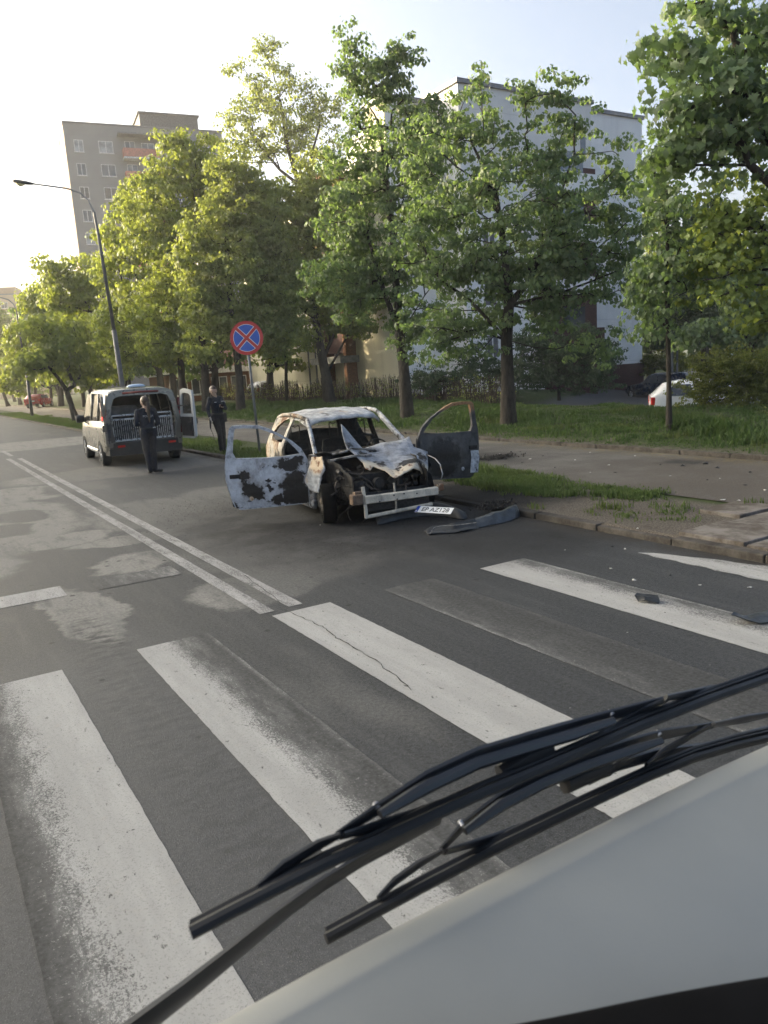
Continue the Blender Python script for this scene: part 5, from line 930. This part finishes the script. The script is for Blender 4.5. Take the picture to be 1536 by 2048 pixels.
# stations: y, z_low, w_low, z_belt, w_belt, z_roof, w_roof
SV = [(-.85, .42, .86, 1.10, .885, 1.79, .70), (-.6, .32, .90, 1.10, .905, 1.82, .73), (.0, .28, .91, 1.09, .912, 1.85, .75), (.8, .28, .915, 1.08, .915, 1.86, .755), (1.6, .28, .915, 1.06, .91, 1.85, .745), (2.1, .28, .91, 1.04, .90, 1.80, .71)]
def half(st): 
    y, zl, wl_, zb, wb_, zr, wr = st; return y, zl, wl_, zb, wb_, zr, wr
for s in (-1, 1):
    mb = MB(); rows = []
    for st in SV+[(2.9, .28, .90, 1.0, .87, 0, 0), (3.4, .30, .86, .86, .80, 0, 0), (3.58, .36, .74, .68, .70, 0, 0)]:
        y, zl, wl_, zb, wb_ = st[:5]; f = lambda t_: zl+(zb-zl)*t_
        rows.append([Vector((s*w_, y, z)) for w_, z in ((wl_*.95, zl), (wl_, zl+.08), (wl_+.012, f(.45)), (wl_+.004, f(.75)), (wb_, zb))])
    mb.grid(rows); o = mb.build('side_panel', VP, vn, smooth=True); m = o.modifiers.new('solid', 'SOLIDIFY'); m.thickness = .05; m.offset = 0
    mb = MB()
    for y0_, y1_, wd in ((-.85, -.62, .03), (-.02, .04, .03), (1.02, 1.12, .03)):
        def pp(y, tt):
            j = min(range(len(SV)), key=lambda q: abs(SV[q][0]-y)); st = SV[j]; return Vector((s*(st[4]+(st[6]+.06-st[4])*tt), y, st[3]+(st[5]-.10-st[3])*tt))
        mb = MB(); q = [[pp(y, t_) for t_ in (-.02, .5, 1.0)] for y in (y0_, y1_)]; mb.grid(q)
        o = mb.build('window_pillar', VP, vn, smooth=True); m = o.modifiers.new('solid', 'SOLIDIFY'); m.thickness = .05; m.offset = 0
    mb = MB(); mb.tube([(s*.885, 2.55, 1.03), (s*.84, 2.35, 1.35), (s*.76, 2.05, 1.70), (s*.74, 1.95, 1.74)], .04, 8); mb.build('windscreen_pillar', VP, vn, smooth=True)
    for y0_, y1_, e in ((-.60, -.05, 0), (.06, .99, 0), (1.14, 2.02, .40)):
        mb = MB(); mb.add([pp(y0_, .0)+Vector((s*.012, 0, 0)), Vector((s*.912, y1_+e, 1.05)), Vector((s*(.80), y1_-.02, 1.70)), pp(y0_, .98)+Vector((s*.010, 0, 0))], [(0, 1, 2, 3)]); o = mb.build('side_window', VG, vn); m = o.modifiers.new('solid', 'SOLIDIFY'); m.thickness = .01
    # arches and wheels
    for y in (0.0, 2.66):
        mb = MB(); n = 18; vs = []
        for r_ in (.33, .385): vs += [(s*.922, y+r_*math.cos(math.pi*k/n), .31+r_*math.sin(math.pi*k/n)) for k in range(n+1)]
        mb.add(vs, [(k, k+1, n+2+k, n+1+k) for k in range(n)]); o = mb.build('wheel_arch', VB, vn); m = o.modifiers.new('solid', 'SOLIDIFY'); m.thickness = .02
        mb = MB(); mb.lathe([(.335, -.01), (.335, .01)], (s*.928, y, .315), (1, 0, 0), 28); mb.build('wheel_housing', BLKP, vn)
        wheel(vn, (s*.85, y, .315), .315, .21, s)
    mb = MB(); mb.lathe([(.02, -.12), (.09, -.10), (.11, 0), (.09, .10), (.02, .13)], (s*1.04, 2.22, 1.10), (1, 0, 0), 14); mb.box((s*.95, 2.24, 1.04), (.14, .06, .06)); o = mb.build('mirror', BLKP, vn, smooth=True, auto=40)
    mb = MB(); mb.tube([(s*.925, 1.35, .90), (s*.94, 1.45, .90), (s*.925, 1.55, .90)], .018, 6); mb.tube([(s*.925, .1, .90), (s*.94, .2, .90), (s*.925, .3, .90)], .018, 6); mb.build('handle', VB, vn)
    mb = MB(); bar(mb, [(s*.93, .4, .34), (s*.935, 1.3, .33), (s*.93, 2.2, .34)], .03, .05); mb.build('side_trim', ALU, vn)
    mb = MB(); bar(mb, [(s*.905, -.82, 1.55), (s*.90, -.84, 1.20), (s*.89, -.87, .85), (s*.885, -.87, .70)], .05, .05, up=(s, 0, 0)); tl = mb.build('tail_light', plain('dark_red_lens', (.10, .012, .012), .2), vn, smooth=True)
    mb = MB(); mb.lathe([(.055, 0), (.055, .03), (.02, .04)], (s*.905, -.87, 1.18), (0, -1, 0), 14)
    lit = NT('lit_brake_lamp'); lit.b.inputs['Emission Color'].default_value = (1, .03, .02, 1); lit.b.inputs['Emission Strength'].default_value = 1.2 if s < 0 else 0.0; mb.build('brake_lamp', lit.out((.5, .02, .02), .3), tl)
    mb = MB(); mb.box((s*.60, -.985, .50), (.17, .02, .05)); mb.build('reflector', RED, vn)
# roof
mb = MB(); rows = []
for st in SV+[(2.25, 0, 0, 0, 0, 1.74, .68)]:
    y, zr, wr = st[0], st[5], st[6]; rows.append([Vector((x, y, z)) for x, z in ((-wr-.05, zr-.12), (-wr, zr-.045), (-wr+.10, zr-.008), (-.3, zr+.012), (0, zr+.016), (.3, zr+.012), (wr-.10, zr-.008), (wr, zr-.045), (wr+.05, zr-.12))])
mb.grid(rows); o = mb.build('roof', VP, vn, smooth=True); m = o.modifiers.new('solid', 'SOLIDIFY'); m.thickness = .04; m.offset = -1
mb = MB(); rows = [[Vector((x*w_, y, z)) for x in (-1, -.5, 0, .5, 1)] for y, z, w_ in ((2.62, 1.04, .84), (3.0, .98, .82), (3.4, .84, .74), (3.58, .68, .66), (3.60, .35, .7))]; mb.grid(rows); mb.build('hood', VP, vn, smooth=True)
mb = MB(); mb.add([(-.82, 2.60, 1.05), (.82, 2.60, 1.05), (.70, 2.22, 1.72), (-.70, 2.22, 1.72)], [(0, 1, 2, 3)]); mb.build('windscreen', plain('pale_windscreen', (.16, .17, .165), .1, var=.3, scale=2), vn)
# rear frame with the door opening
def rsec(z):                                                    # half width of the body at height z at the tail
    return .86+.02*min(1, (z-.42)/.4) if z < 1.10 else .885-(z-1.10)*.215
outl = [(rsec(z)*s_, z) for s_, zz in ((1, (.44, .7, 1.10, 1.4, 1.66, 1.74)), (-1, (1.74, 1.66, 1.4, 1.10, .7, .44))) for z in zz]; outl = outl[:6]+[(.60, 1.80), (0, 1.815), (-.60, 1.80)]+outl[6:]
hol = [(.70, .56), (.745, .9), (.75, 1.15), (.70, 1.45), (.63, 1.62), (.5, 1.67), (-.5, 1.67), (-.63, 1.62), (-.70, 1.45), (-.75, 1.15), (-.745, .9), (-.70, .56)]
mb = MB(); mb.sheet(outl, [hol], lambda a, b, d: Vector((a, -.87+d-.05*max(0, 1-abs(b-1.0)), b)), .08); mb.build('rear_frame', VP, vn)
mb = MB(); bar(mb, [(-.42, -.90, 1.735), (0, -.905, 1.745), (.42, -.90, 1.735)], .03, .025); mb.build('high_brake_strip', plain('dull_red_strip', (.22, .045, .03), .4), vn, smooth=True)
mb = MB(); rows = [[Vector((x, y, z)) for x, y in ((-.90, -.55), (-.86, -.86), (-.6, -.96), (0, -.98), (.6, -.96), (.86, -.86), (.90, -.55))] for z in (.28, .34, .50, .58)]; mb.grid(rows); rows[3:] and mb.grid([rows[3], [Vector((x*.9, y+.12, .60)) for x, y, _ in rows[3]]]); mb.build('rear_bumper', VB, vn, smooth=True, auto=40)
mb = MB(); mb.bx(-.80, .80, -.80, 2.3, .50, .54); mb.bx(-.62, -.12, .75, .9, .54, 1.18); mb.bx(.12, .62, .75, .9, .54, 1.18); mb.bx(-.6, -.2, .78, .88, 1.2, 1.36); mb.bx(.2, .6, .78, .88, 1.2, 1.36); mb.build('interior', VI, vn, bevel=.02)
mb = MB(); mb.bx(-.6, .1, .2, .6, 1.14, 1.42); mb.build('equipment_bag', plain('grey_cloth', (.22, .23, .24), .8), vn, bevel=.06)
# dog cage in the back: sloping barred front, trays above and below
cg = MB(); top, bot = 1.18, .60
for x in (-.70, .70): cg.bx(x-.015, x+.015, -.75, .0, .56, 1.20)
cg.bx(-.70, .70, -.76, -.70, 1.20, 1.235); cg.bx(-.70, .70, -.80, -.74, 1.10, 1.14); cg.bx(-.70, .70, -.80, -.70, .60, .64); cg.bx(-.70, .70, -.86, -.80, .545, .575)
fr = cg.build('cage_frame', ALU, vn, bevel=.004)
cb = MB()
for k in range(29):
    x = -.66+k*.0472; cb.tube([(x, -.775, .64), (x, -.77, 1.10)], .010, 6)
cb.build('cage_bars', ALU, fr); mb = MB(); mb.bx(-.69, .69, -.70, -.05, .60, 1.16); mb.build('cage_box', plain('dark_cage', (.012, .012, .013), .8), fr)
# rear doors
def rdoor(s, th, skin, inner):
    o_ = [(0, .56), (.62, .56), (.735, .62), (.745, 1.15), (.745, 1.60), (.70, 1.70), (.30, 1.76), (.12, 1.72), (.055, 1.45), (.0, 1.12)]; h_ = [(.12, 1.15), (.64, 1.15), (.64, 1.58), (.58, 1.63), (.30, 1.66), (.20, 1.62), (.14, 1.42)]
    mb = MB(); mb.sheet(o_, [h_], lambda a, b, d: Vector((s*-1*a, -d, b)), .055); d = mb.build('rear_door', skin, vn); d.location = (s*.885, -.90, 0); d.rotation_euler = (0, 0, th)
    mb = MB(); mb.add([(-s*a, -.03, b) for a, b in h_], [tuple(range(len(h_)))]); mb.build('glass', VG, d)
    mb = MB(); mb.sheet([(.08, .62), (.66, .62), (.68, 1.08), (.06, 1.08)], [], lambda a, b, q: Vector((-s*a, .002+q, b)), .03); mb.box((-s*.55, .05, .85), (.12, .04, .2)); mb.box((-s*.3, .055, 1.35), (.5, .02, .03)); mb.build('door_lining', inner, d)
    mb = MB(); mb.box((-s*.70, -.075, .98), (.05, .04, .14)); mb.build('handle', VB, d); return d
rdoor(-1, R(-97), VP, VI); rdoor(1, R(101), VW, BLKP)
lb = MB(); lb.lathe([(.16, 0), (.165, .05), (.12, .11), (.04, .13)], (0, 0, 0), (0, 0, 1), 20); o = lb.build('beacon', plain('pale_blue_dome', (.42, .52, .66), .15, var=.05), vn, smooth=True); o.location = (.0, -.45, 1.855); o.scale = (1.35, .8, .6)
mb = MB(); mb.tube([(0, .6, 1.86), (0, .35, 2.1)], .01, 5); mb.build('aerial', BLKP, vn)
# ------------------------------------------------------------------ people: one continuous body each
SKIN = plain('skin', (.44, .30, .225), .55, var=.08); NAVY = plain('navy_uniform', (.012, .015, .024), .85, 0, .35, 10, bump=.3, bscale=40); NAVY2 = plain('navy_trousers', (.010, .011, .016), .9, 0, .35, 10, bump=.3, bscale=40); BOOT = plain('black_boot', (.010, .010, .010), .45); HAIR = plain('brown_hair', (.055, .035, .022), .5, 0, .45, 26); HAIRL = plain('auburn_hair', (.060, .034, .022), .5, 0, .4, 26); GLOVE = plain('light_glove', (.55, .50, .44), .7); PATCH = plain('silver_patch', (.45, .45, .46), .6); LEATH = plain('black_leather', (.010, .010, .010), .5)
PM = [SKIN, NAVY, NAVY2, BOOT, GLOVE]
def capsule(mb, p0, r0, p1, r1, n=12):
    a, b = Vector(p0), Vector(p1); t = (b-a); t = t.normalized() if t.length > 1e-6 else Vector((0, 0, 1)); k = [(-1, .12), (-.87, .5), (-.5, .87)]
    mb.tube([a+t*r0*f for f, _ in k]+[a, b]+[b-t*r1*f for f, _ in reversed(k)], [r0*g for _, g in k]+[r0, r1]+[r1*g for _, g in reversed(k)], n)
def body(bones, parent, vox=.0095):
    mb = MB()
    for b in bones: capsule(mb, *b[:4])
    o = mb.build('body', PM, parent); m = o.modifiers.new('remesh', 'REMESH'); m.mode = 'VOXEL'; m.voxel_size = vox
    m = o.modifiers.new('smooth', 'SMOOTH'); m.iterations = 3; m.factor = .5
    dg = bpy.context.evaluated_depsgraph_get(); dg.update(); me = bpy.data.meshes.new_from_object(o.evaluated_get(dg)); o.modifiers.clear(); o.data = me
    me.materials.clear()
    for x in PM: me.materials.append(x)
    n = len(me.polygons); C = np.empty(n*3, np.float32); me.polygons.foreach_get('center', C); C = C.reshape(-1, 3); best = np.full(n, 9.); mi = np.zeros(n, np.int32)
    for p0, r0, p1, r1, m_ in bones:
        a = np.array(p0); d = np.array(p1)-a; L2 = max(1e-9, d@d); t = np.clip(((C-a)@d)/L2, 0, 1); q = np.linalg.norm(C-(a+t[:, None]*d), axis=1)-(r0+(r1-r0)*t); k = q < best; best[k] = q[k]; mi[k] = m_
    me.polygons.foreach_set('material_index', mi); me.polygons.foreach_set('use_smooth', np.ones(n, bool)); me.update(); return o
def hand(wr, d, palm, curl, m, s=1):
    # palm and five fingers: wr wrist, d direction of the hand, palm its facing
    d = Vector(d).normalized(); palm = (Vector(palm)-d*Vector(palm).dot(d)).normalized(); x = d.cross(palm)*s; w_ = Vector(wr); kn = w_+d*.085; B = [(w_, .024, w_+d*.03, .026, m)]
    for k in (-1, 0, 1): B.append((w_+d*.03+x*k*.018, .019, kn+x*k*.024, .016, m))
    for k, L in zip((-1.5, -.5, .5, 1.5), (.062, .075, .080, .070)):
        a = kn+x*k*.019; e = a+(d*math.cos(curl)+palm*math.sin(curl))*L*.5; f = e+(d*math.cos(curl*2.1)+palm*math.sin(curl*2.1))*L*.5; B += [(a, .0105, e, .010, m), (e, .010, f, .0092, m)]
    a = w_+d*.03+x*.03; e = a+(d*.6+x*.6+palm*.4).normalized()*.035; f = e+(d*.9+palm*.5).normalized()*.03; return B+[(a, .013, e, .0115, m), (e, .0115, f, .010, m)]
def V3(*a): return tuple(a)
def figure(arms, legs, head_dir, hc, lean=(0, 0), glove=0):
    lx, ly = lean; B = []
    B += [((-.075, 0, .93), .105, (.075, 0, .93), .105, 2), ((-.06, .0, 1.00), .10, (.06, .0, 1.00), .10, 1), ((-.05+lx*.3, .01, 1.0), .095, (-.065+lx, .01+ly, 1.27), .105, 1), ((.05+lx*.3, .01, 1.0), .095, (.065+lx, .01+ly, 1.27), .105, 1),
          ((-.145+lx, ly, 1.355), .058, (.145+lx, ly, 1.355), .058, 1), ((-.06+lx, ly, 1.37), .06, (.06+lx, ly, 1.37), .06, 1), ((lx, ly-.01, 1.36), .055, (lx+hc[0]*.4, ly+hc[1]*.5, 1.46), .047, 0), ((-.10+lx*.5, -.02, .93), .09, (-.105+lx*.5, -.01, .86), .09, 1), ((.10+lx*.5, -.02, .93), .09, (.105+lx*.5, -.01, .86), .09, 1)]
    H = Vector((lx+hc[0], ly+hc[1], hc[2])); f = Vector(head_dir).normalized(); sx_ = f.cross(Vector((0, 0, 1))).normalized(); u_ = sx_.cross(f)
    B += [(H-f*.03+u_*.025, .088, H+f*.012+u_*.03, .083, 0), (H+f*.03-u_*.03, .068, H+f*.058-u_*.085, .030, 0), (H+f*.082-u_*.005, .012, H+f*.108-u_*.035, .013, 0), (H+f*.072+u_*.025+sx_*.03, .017, H+f*.072+u_*.025-sx_*.03, .017, 0), (H+f*.078-u_*.062+sx_*.012, .012, H+f*.078-u_*.062-sx_*.012, .012, 0)]
    for s in (-1, 1): B += [(H+sx_*s*.082-f*.005, .016, H+sx_*s*.084-f*.012-u_*.03, .010, 0), (H+f*.05-u_*.025+sx_*s*.04, .03, H+f*.04-u_*.05+sx_*s*.035, .026, 0)]
    for i, (sh, el, wr, hd, pl, cu) in enumerate(arms):
        m = 4 if (glove and i == 0) else 0; B += [(sh, .062, el, .050, 1), (el, .050, wr, .040, 1)] + hand(Vector(wr)+(Vector(wr)-Vector(el)).normalized()*.015, hd, pl, cu, m, -1 if i == 0 else 1)
    for hp2, kn, an, toe in legs: B += [(hp2, .098, kn, .068, 2), (kn, .068, an, .058, 2), ((an[0], an[1], .06), .045, toe, .038, 3), ((an[0], an[1], .07), .048, an, .05, 3)]
    return B, H, f, sx_, u_
def hair(H, f, sx_, u_, mat, parent, tail, name='hair'):
    mb = MB(); capsule(mb, H-f*.042+u_*.034, .091, H-f*.004+u_*.050, .081); capsule(mb, H-f*.055-u_*.02, .072, H-f*.05+u_*.02, .08)
    mb.tube(tail, [.026, .036, .034, .030, .022, .008][:len(tail)], 10, flat=(1.15, .75)); return mb.build(name, mat, parent, smooth=True)
def eyes(H, f, sx_, u_, parent):
    for s in (-1, 1):
        mb = MB(); mb.lathe([(.001, -.011), (.009, -.007), (.012, 0), (.009, .007), (.001, .011)], H+f*.079+sx_*s*.031+u_*.004, f, 10); mb.build('eye', plain('eye_dark', (.05, .035, .03), .3), parent, smooth=True)
# policewoman seen from behind, at the van's open tail
P1 = gp(306, 947, 0); pa = thing('person', 'policewoman in dark uniform with long ponytail, seen from behind at the open van', 'person', P1, R(6))
B, H, f, sx_, u_ = figure([((-.175, 0, 1.35), (-.235, .02, 1.09), (-.12, .20, 1.06), (.5, .8, .1), (0, 0, -1), .6), ((.175, 0, 1.35), (.25, -.01, 1.08), (.15, .16, 1.00), (-.5, .8, .1), (0, 0, -1), .6)],
    [((-.085, 0, .88), (-.075, .02, .48), (-.045, -.01, .10), (-.03, .13, .04)), ((.09, 0, .88), (.075, .03, .48), (.055, .0, .10), (.22, .05, .04))], (-.1, 1, -.05), (0, .0, 1.545))
body(B, pa)
hr = hair(H, f, sx_, u_, HAIR, pa, [H-f*.10-u_*.0, H-f*.14-u_*.04, H-f*.14-u_*.14, H-f*.125-u_*.25, H-f*.12-u_*.36, H-f*.12-u_*.44]); eyes(H, f, sx_, u_, pa)
mb = MB(); mb.lathe([(.012, -.02), (.03, 0), (.012, .02)], H-f*.105-u_*.01, (0, .6, .8), 10); mb.build('hair_tie', LEATH, hr)
mb = MB(); mb.tube([(.155*math.cos(a), .118*math.sin(a)+.0, .985) for a in [2*math.pi*k/28 for k in range(29)]], .022, 6, flat=(.5, 1), up=(0, 0, 1), caps=False); mb.build('belt', LEATH, pa)
mb = MB(); mb.box((.17, -.02, .93), (.05, .09, .17)); mb.box((-.16, -.05, .94), (.04, .06, .10)); mb.build('holster', LEATH, pa, bevel=.012)
mb = MB(); mb.tube([(.075, -.12, .99), (.10, -.135, 1.0), (.13, -.11, .99)], .010, 6); mb.build('handcuffs', PATCH, pa)
o = text_mesh('POLICJA', .062, 'back_lettering', PATCH, pa); o.location = (0, -.108, 1.245); o.rotation_euler = (R(90), 0, 0)
# policewoman on the verge, head bowed
P2 = gp(443, 906, .09); pb = thing('person', 'policewoman in dark uniform on the verge looking down at her hand', 'person', P2, R(180+18))
# her own x axis points to the left of the picture when she faces the camera
B, H, f, sx_, u_ = figure([((.20, .01, 1.36), (.30, .02, 1.13), (.335, .12, .95), (.1, .25, -1), (-1, 0, 0), .5), ((-.14, .0, 1.36), (-.235, .03, 1.10), (-.03, .21, 1.14), (.9, .35, .1), (0, 0, 1), .7)][::1],
    [((.09, 0, .88), (.03, .05, .49), (-.05, -.06, .10), (-.04, .07, .04)), ((-.09, 0, .88), (-.12, -.01, .48), (-.14, -.08, .10), (-.15, .05, .04))], (.38, .85, -.42), (.085, .055, 1.545), lean=(.03, .02), glove=1)
body(B, pb); hr = hair(H, f, sx_, u_, HAIRL, pb, [H-f*.09-u_*.0, H-f*.13-u_*.05, H-f*.125-u_*.13, H-f*.10-u_*.2]); eyes(H, f, sx_, u_, pb)
mb = MB(); mb.tube([(.16*math.cos(a), .122*math.sin(a), .985) for a in [2*math.pi*k/28 for k in range(29)]], .022, 6, flat=(.5, 1), up=(0, 0, 1), caps=False); mb.build('belt', LEATH, pb)
mb = MB(); mb.box((-.22, -.03, .88), (.09, .12, .24)); mb.build('holster', LEATH, pb, bevel=.02)
for nm, c, dm in (('chest_badge', (-.09, .135, 1.285), (.075, .012, .022)), ('chest_badge', (.12, .125, 1.275), (.06, .012, .016)), ('sleeve_patch', (-.237, .02, 1.25), (.012, .05, .06))):
    mb = MB(); mb.box(c, dm); mb.build(nm, PATCH, pb)
wv = P2 + Matrix.Rotation(R(198), 3, 'Z') @ Vector((.345, .15, .86)); cn = thing('dog_lead', 'dark-gripped dog lead hanging from the gloved hand of the head-bowed policewoman', 'lead', wv)
mb = MB(); mb.tube([(0, 0, .06), (-.01, .0, -.06), (-.02, 0, -.20)], [.020, .022, .016], 8); mb.build('grip', LEATH, cn); mb = MB(); mb.tube([(-.02, 0, -.20), (.03, 0, -.36), (.07, .0, -.52), (.09, 0, -.60)], .006, 5); mb.build('strap', LEATH, cn)
ph = P2 + Matrix.Rotation(R(198), 3, 'Z') @ Vector((.055, .27, 1.16)); mb = MB(); mb.box((0, 0, 0), (.075, .012, .14), M=Matrix.Rotation(.7, 3, 'X')); o = mb.build('phone', plain('dark_phone', (.03, .015, .014), .2), bevel=.006); o.location = ph; tag(o, 'dark phone held up before the chest of the policewoman on the verge', 'phone')
# ------------------------------------------------------------------ the vehicle the picture is taken from
ov = thing('vehicle_front', 'grey dashboard and two black wipers of the vehicle in the foreground', 'vehicle', (.6, .7, 1.29))
OB = Vector((.6, .7, 1.29))
dm = NT('grey_dashboard'); n = dm.noise(220, 3, .7); dm.bump(n, .06, .004); c = dm.mix(dm.ss(dm.noise(2.5, 5), .3, .7), (.205, .212, .206), (.232, .240, .233)); DASH = dm.out(c, .62, spec=.4)
mb = MB(); rows = []
for y, z in ((.74, 1.16), (.722, 1.25), (.708, 1.291), (.698, 1.303), (.682, 1.307), (.660, 1.3085), (.652, 1.308), (.646, 1.3055), (.60, 1.297), (.54, 1.285), (.48, 1.271), (.40, 1.247), (.32, 1.208), (.26, 1.15)):
    rows.append([Vector((x, y-.02*((x-.6)/.8)**2, z-.03*max(0, (x-.9))**2-.05*max(0, .25-x)))-OB for x in [-.3+.1*i for i in range(22)]])
mb.grid(rows); o = mb.build('dashboard', DASH, ov, smooth=True); m = o.modifiers.new('sub', 'SUBSURF'); m.levels = m.render_levels = 2; m = o.modifiers.new('solid', 'SOLIDIFY'); m.thickness = .02; m.offset = -1
mb = MB(); L_ = [gp(640, 2110, 1.335), gp(850, 2060, 1.335), gp(1100, 2020, 1.335), gp(1300, 1975, 1.335), gp(1536, 1935, 1.335), gp(1750, 1905, 1.32)]
dn = Vector((-.62, -.78, 0)).normalized()
mb.grid([[p-OB+dn*a+Vector((0, 0, b)) for a, b in ((.0, -.05), (.0, -.012), (.006, -.002), (.02, .002), (.10, .0), (.22, -.02))] for p in L_]); o = mb.build('instrument_hood', plain('black_soft_trim', (.004, .004, .0045), .9, var=.2, spec=.08), ov, smooth=True); m = o.modifiers.new('sub', 'SUBSURF'); m.levels = m.render_levels = 2
# windscreen plane in front of the dashboard; the wipers lie on it
wn_ = Vector((0, .894, .447))                                   # outward normal
W0 = Vector((0, .76, 1.28))
def wp(px, py, lift=0.0):
    r = ray(px, py); return cC + r*(((W0+wn_*lift-cC).dot(wn_))/r.dot(wn_)) - OB
RUB = plain('wiper_rubber', (.008, .008, .009), .55); WST = plain('black_painted_steel', (.014, .015, .018), .38, .0, .3, 4, spec=.6); STL = plain('rivet_steel', (.4, .4, .42), .3, .8)
def poly(mb, pp, lift, w_, h_, taper=None):                     # flat bar along picture points on the glass plane
    P = [wp(a, b, lift if not isinstance(lift, list) else lift[i]) for i, (a, b) in enumerate(pp)]; m_ = len(P); rr = taper or [1]*m_
    mb.tube(P, rr, 8, flat=(w_, h_), up=wn_)
def wiper(rub, prim, secs, arm, clip, label):
    w_ = bpy.data.objects.new('wiper', None); COL.objects.link(w_); w_.parent = ov
    mb = MB(); poly(mb, [(a, b+4) for a, b in rub], .004, .008, .007); poly(mb, [(a, b-5) for a, b in rub], .013, .011, .0035); poly(mb, [(a, b-14) for a, b in rub], .019, .006, .004); mb.build('rubber_blade', RUB, w_, smooth=True, auto=40)
    mb = MB(); n_ = len(prim); poly(mb, prim, [.022+.020*math.sin(math.pi*i/(n_-1)) for i in range(n_)], .019, .006, [.45]+[.7]+[1.0]*(n_-4)+[.7, .45]); poly(mb, [(a+4, b+11) for a, b in prim[1:-1]], [.014+.018*math.sin(math.pi*i/(n_-3)) for i in range(n_-2)], .008, .009, [.6]+[1]*(n_-4)+[.6]); mb.build('main_bridge', WST, w_, smooth=True, auto=40)
    for sc in secs:
        mb = MB(); k = len(sc); poly(mb, sc, [.016]+[.024]*(k-2)+[.016], .0105, .0045, [.6]+[1]*(k-2)+[.6]); mb.build('end_bridge', WST, w_, smooth=True, auto=40)
    for p in (prim[1], prim[-2]): mb = MB(); mb.lathe([(.004, 0), (.004, .007), (.002, .009)], wp(*p, .027), wn_, 10); mb.build('rivet', STL, w_)
    mb = MB(); mb.lathe([(.0035, 0), (.0035, .007), (.002, .009)], wp(*prim[n_//2], .040), wn_, 10); mb.build('rivet', STL, w_)
    mb = MB(); poly(mb, arm[0], .030, arm[1], .006, arm[2]); mb.build('arm', WST, w_, smooth=True, auto=40)
    mb = MB(); poly(mb, clip, .026, .016, .012); mb.build('clip', RUB, w_, smooth=True, auto=40); return w_
wiper([(381, 1862), (470, 1815), (648, 1724), (800, 1657), (960, 1584), (1080, 1535), (1287, 1445), (1430, 1390), (1560, 1344)],
      [(672, 1672), (756, 1618), (849, 1562), (948, 1515), (1049, 1484), (1140, 1458), (1225, 1430), (1335, 1398)],
      [[(515, 1775), (568, 1732), (640, 1688), (684, 1668)], [(684, 1672), (760, 1650), (830, 1628), (915, 1592)], [(1335, 1397), (1280, 1424), (1240, 1448), (1205, 1470)], [(1330, 1396), (1400, 1384), (1470, 1372), (1545, 1345)]],
      ([(180, 2130), (268, 2060), (380, 1975), (480, 1895), (570, 1822), (640, 1772), (720, 1722), (800, 1680), (880, 1640)], .021, [1.5, 1.35, 1.15, .95, .85, .8, .75, .7, .5]), [(1000, 1550), (1050, 1520), (1098, 1498)], 'a')
wiper([(652, 1874), (740, 1826), (860, 1762), (1010, 1684), (1168, 1608), (1290, 1552), (1388, 1512), (1470, 1488), (1580, 1462)],
      [(880, 1702), (926, 1652), (1000, 1598), (1080, 1556), (1168, 1520), (1240, 1496), (1320, 1470), (1430, 1450)],
      [[(756, 1796), (790, 1762), (840, 1726), (887, 1700)], [(890, 1704), (980, 1678), (1080, 1642), (1170, 1604)], [(1420, 1452), (1370, 1478), (1330, 1500), (1292, 1530)], [(1425, 1450), (1490, 1438), (1560, 1425)]],
      ([(1180, 1562), (1240, 1530), (1300, 1512), (1400, 1500), (1500, 1472), (1620, 1440)], .018, [.6, .8, .9, 1, 1, 1.1]), [(1130, 1570), (1170, 1552), (1215, 1535)], 'b')
# ------------------------------------------------------------------ the hazy evening air
mb = MB(); mb.bx(-260, 330, -60, 420, -3.0, 62.0)
hm = bpy.data.materials.new('haze'); hm.use_nodes = True; hn = hm.node_tree.nodes; hn.clear(); ho = hn.new('ShaderNodeOutputMaterial'); hv = hn.new('ShaderNodeVolumePrincipled')
hv.inputs['Color'].default_value = (1, .985, .96, 1); hv.inputs['Density'].default_value = .0007; hv.inputs['Anisotropy'].default_value = .35; hm.node_tree.links.new(hv.outputs[0], ho.inputs['Volume'])
tag(mb.build('haze', hm), kind='stuff')
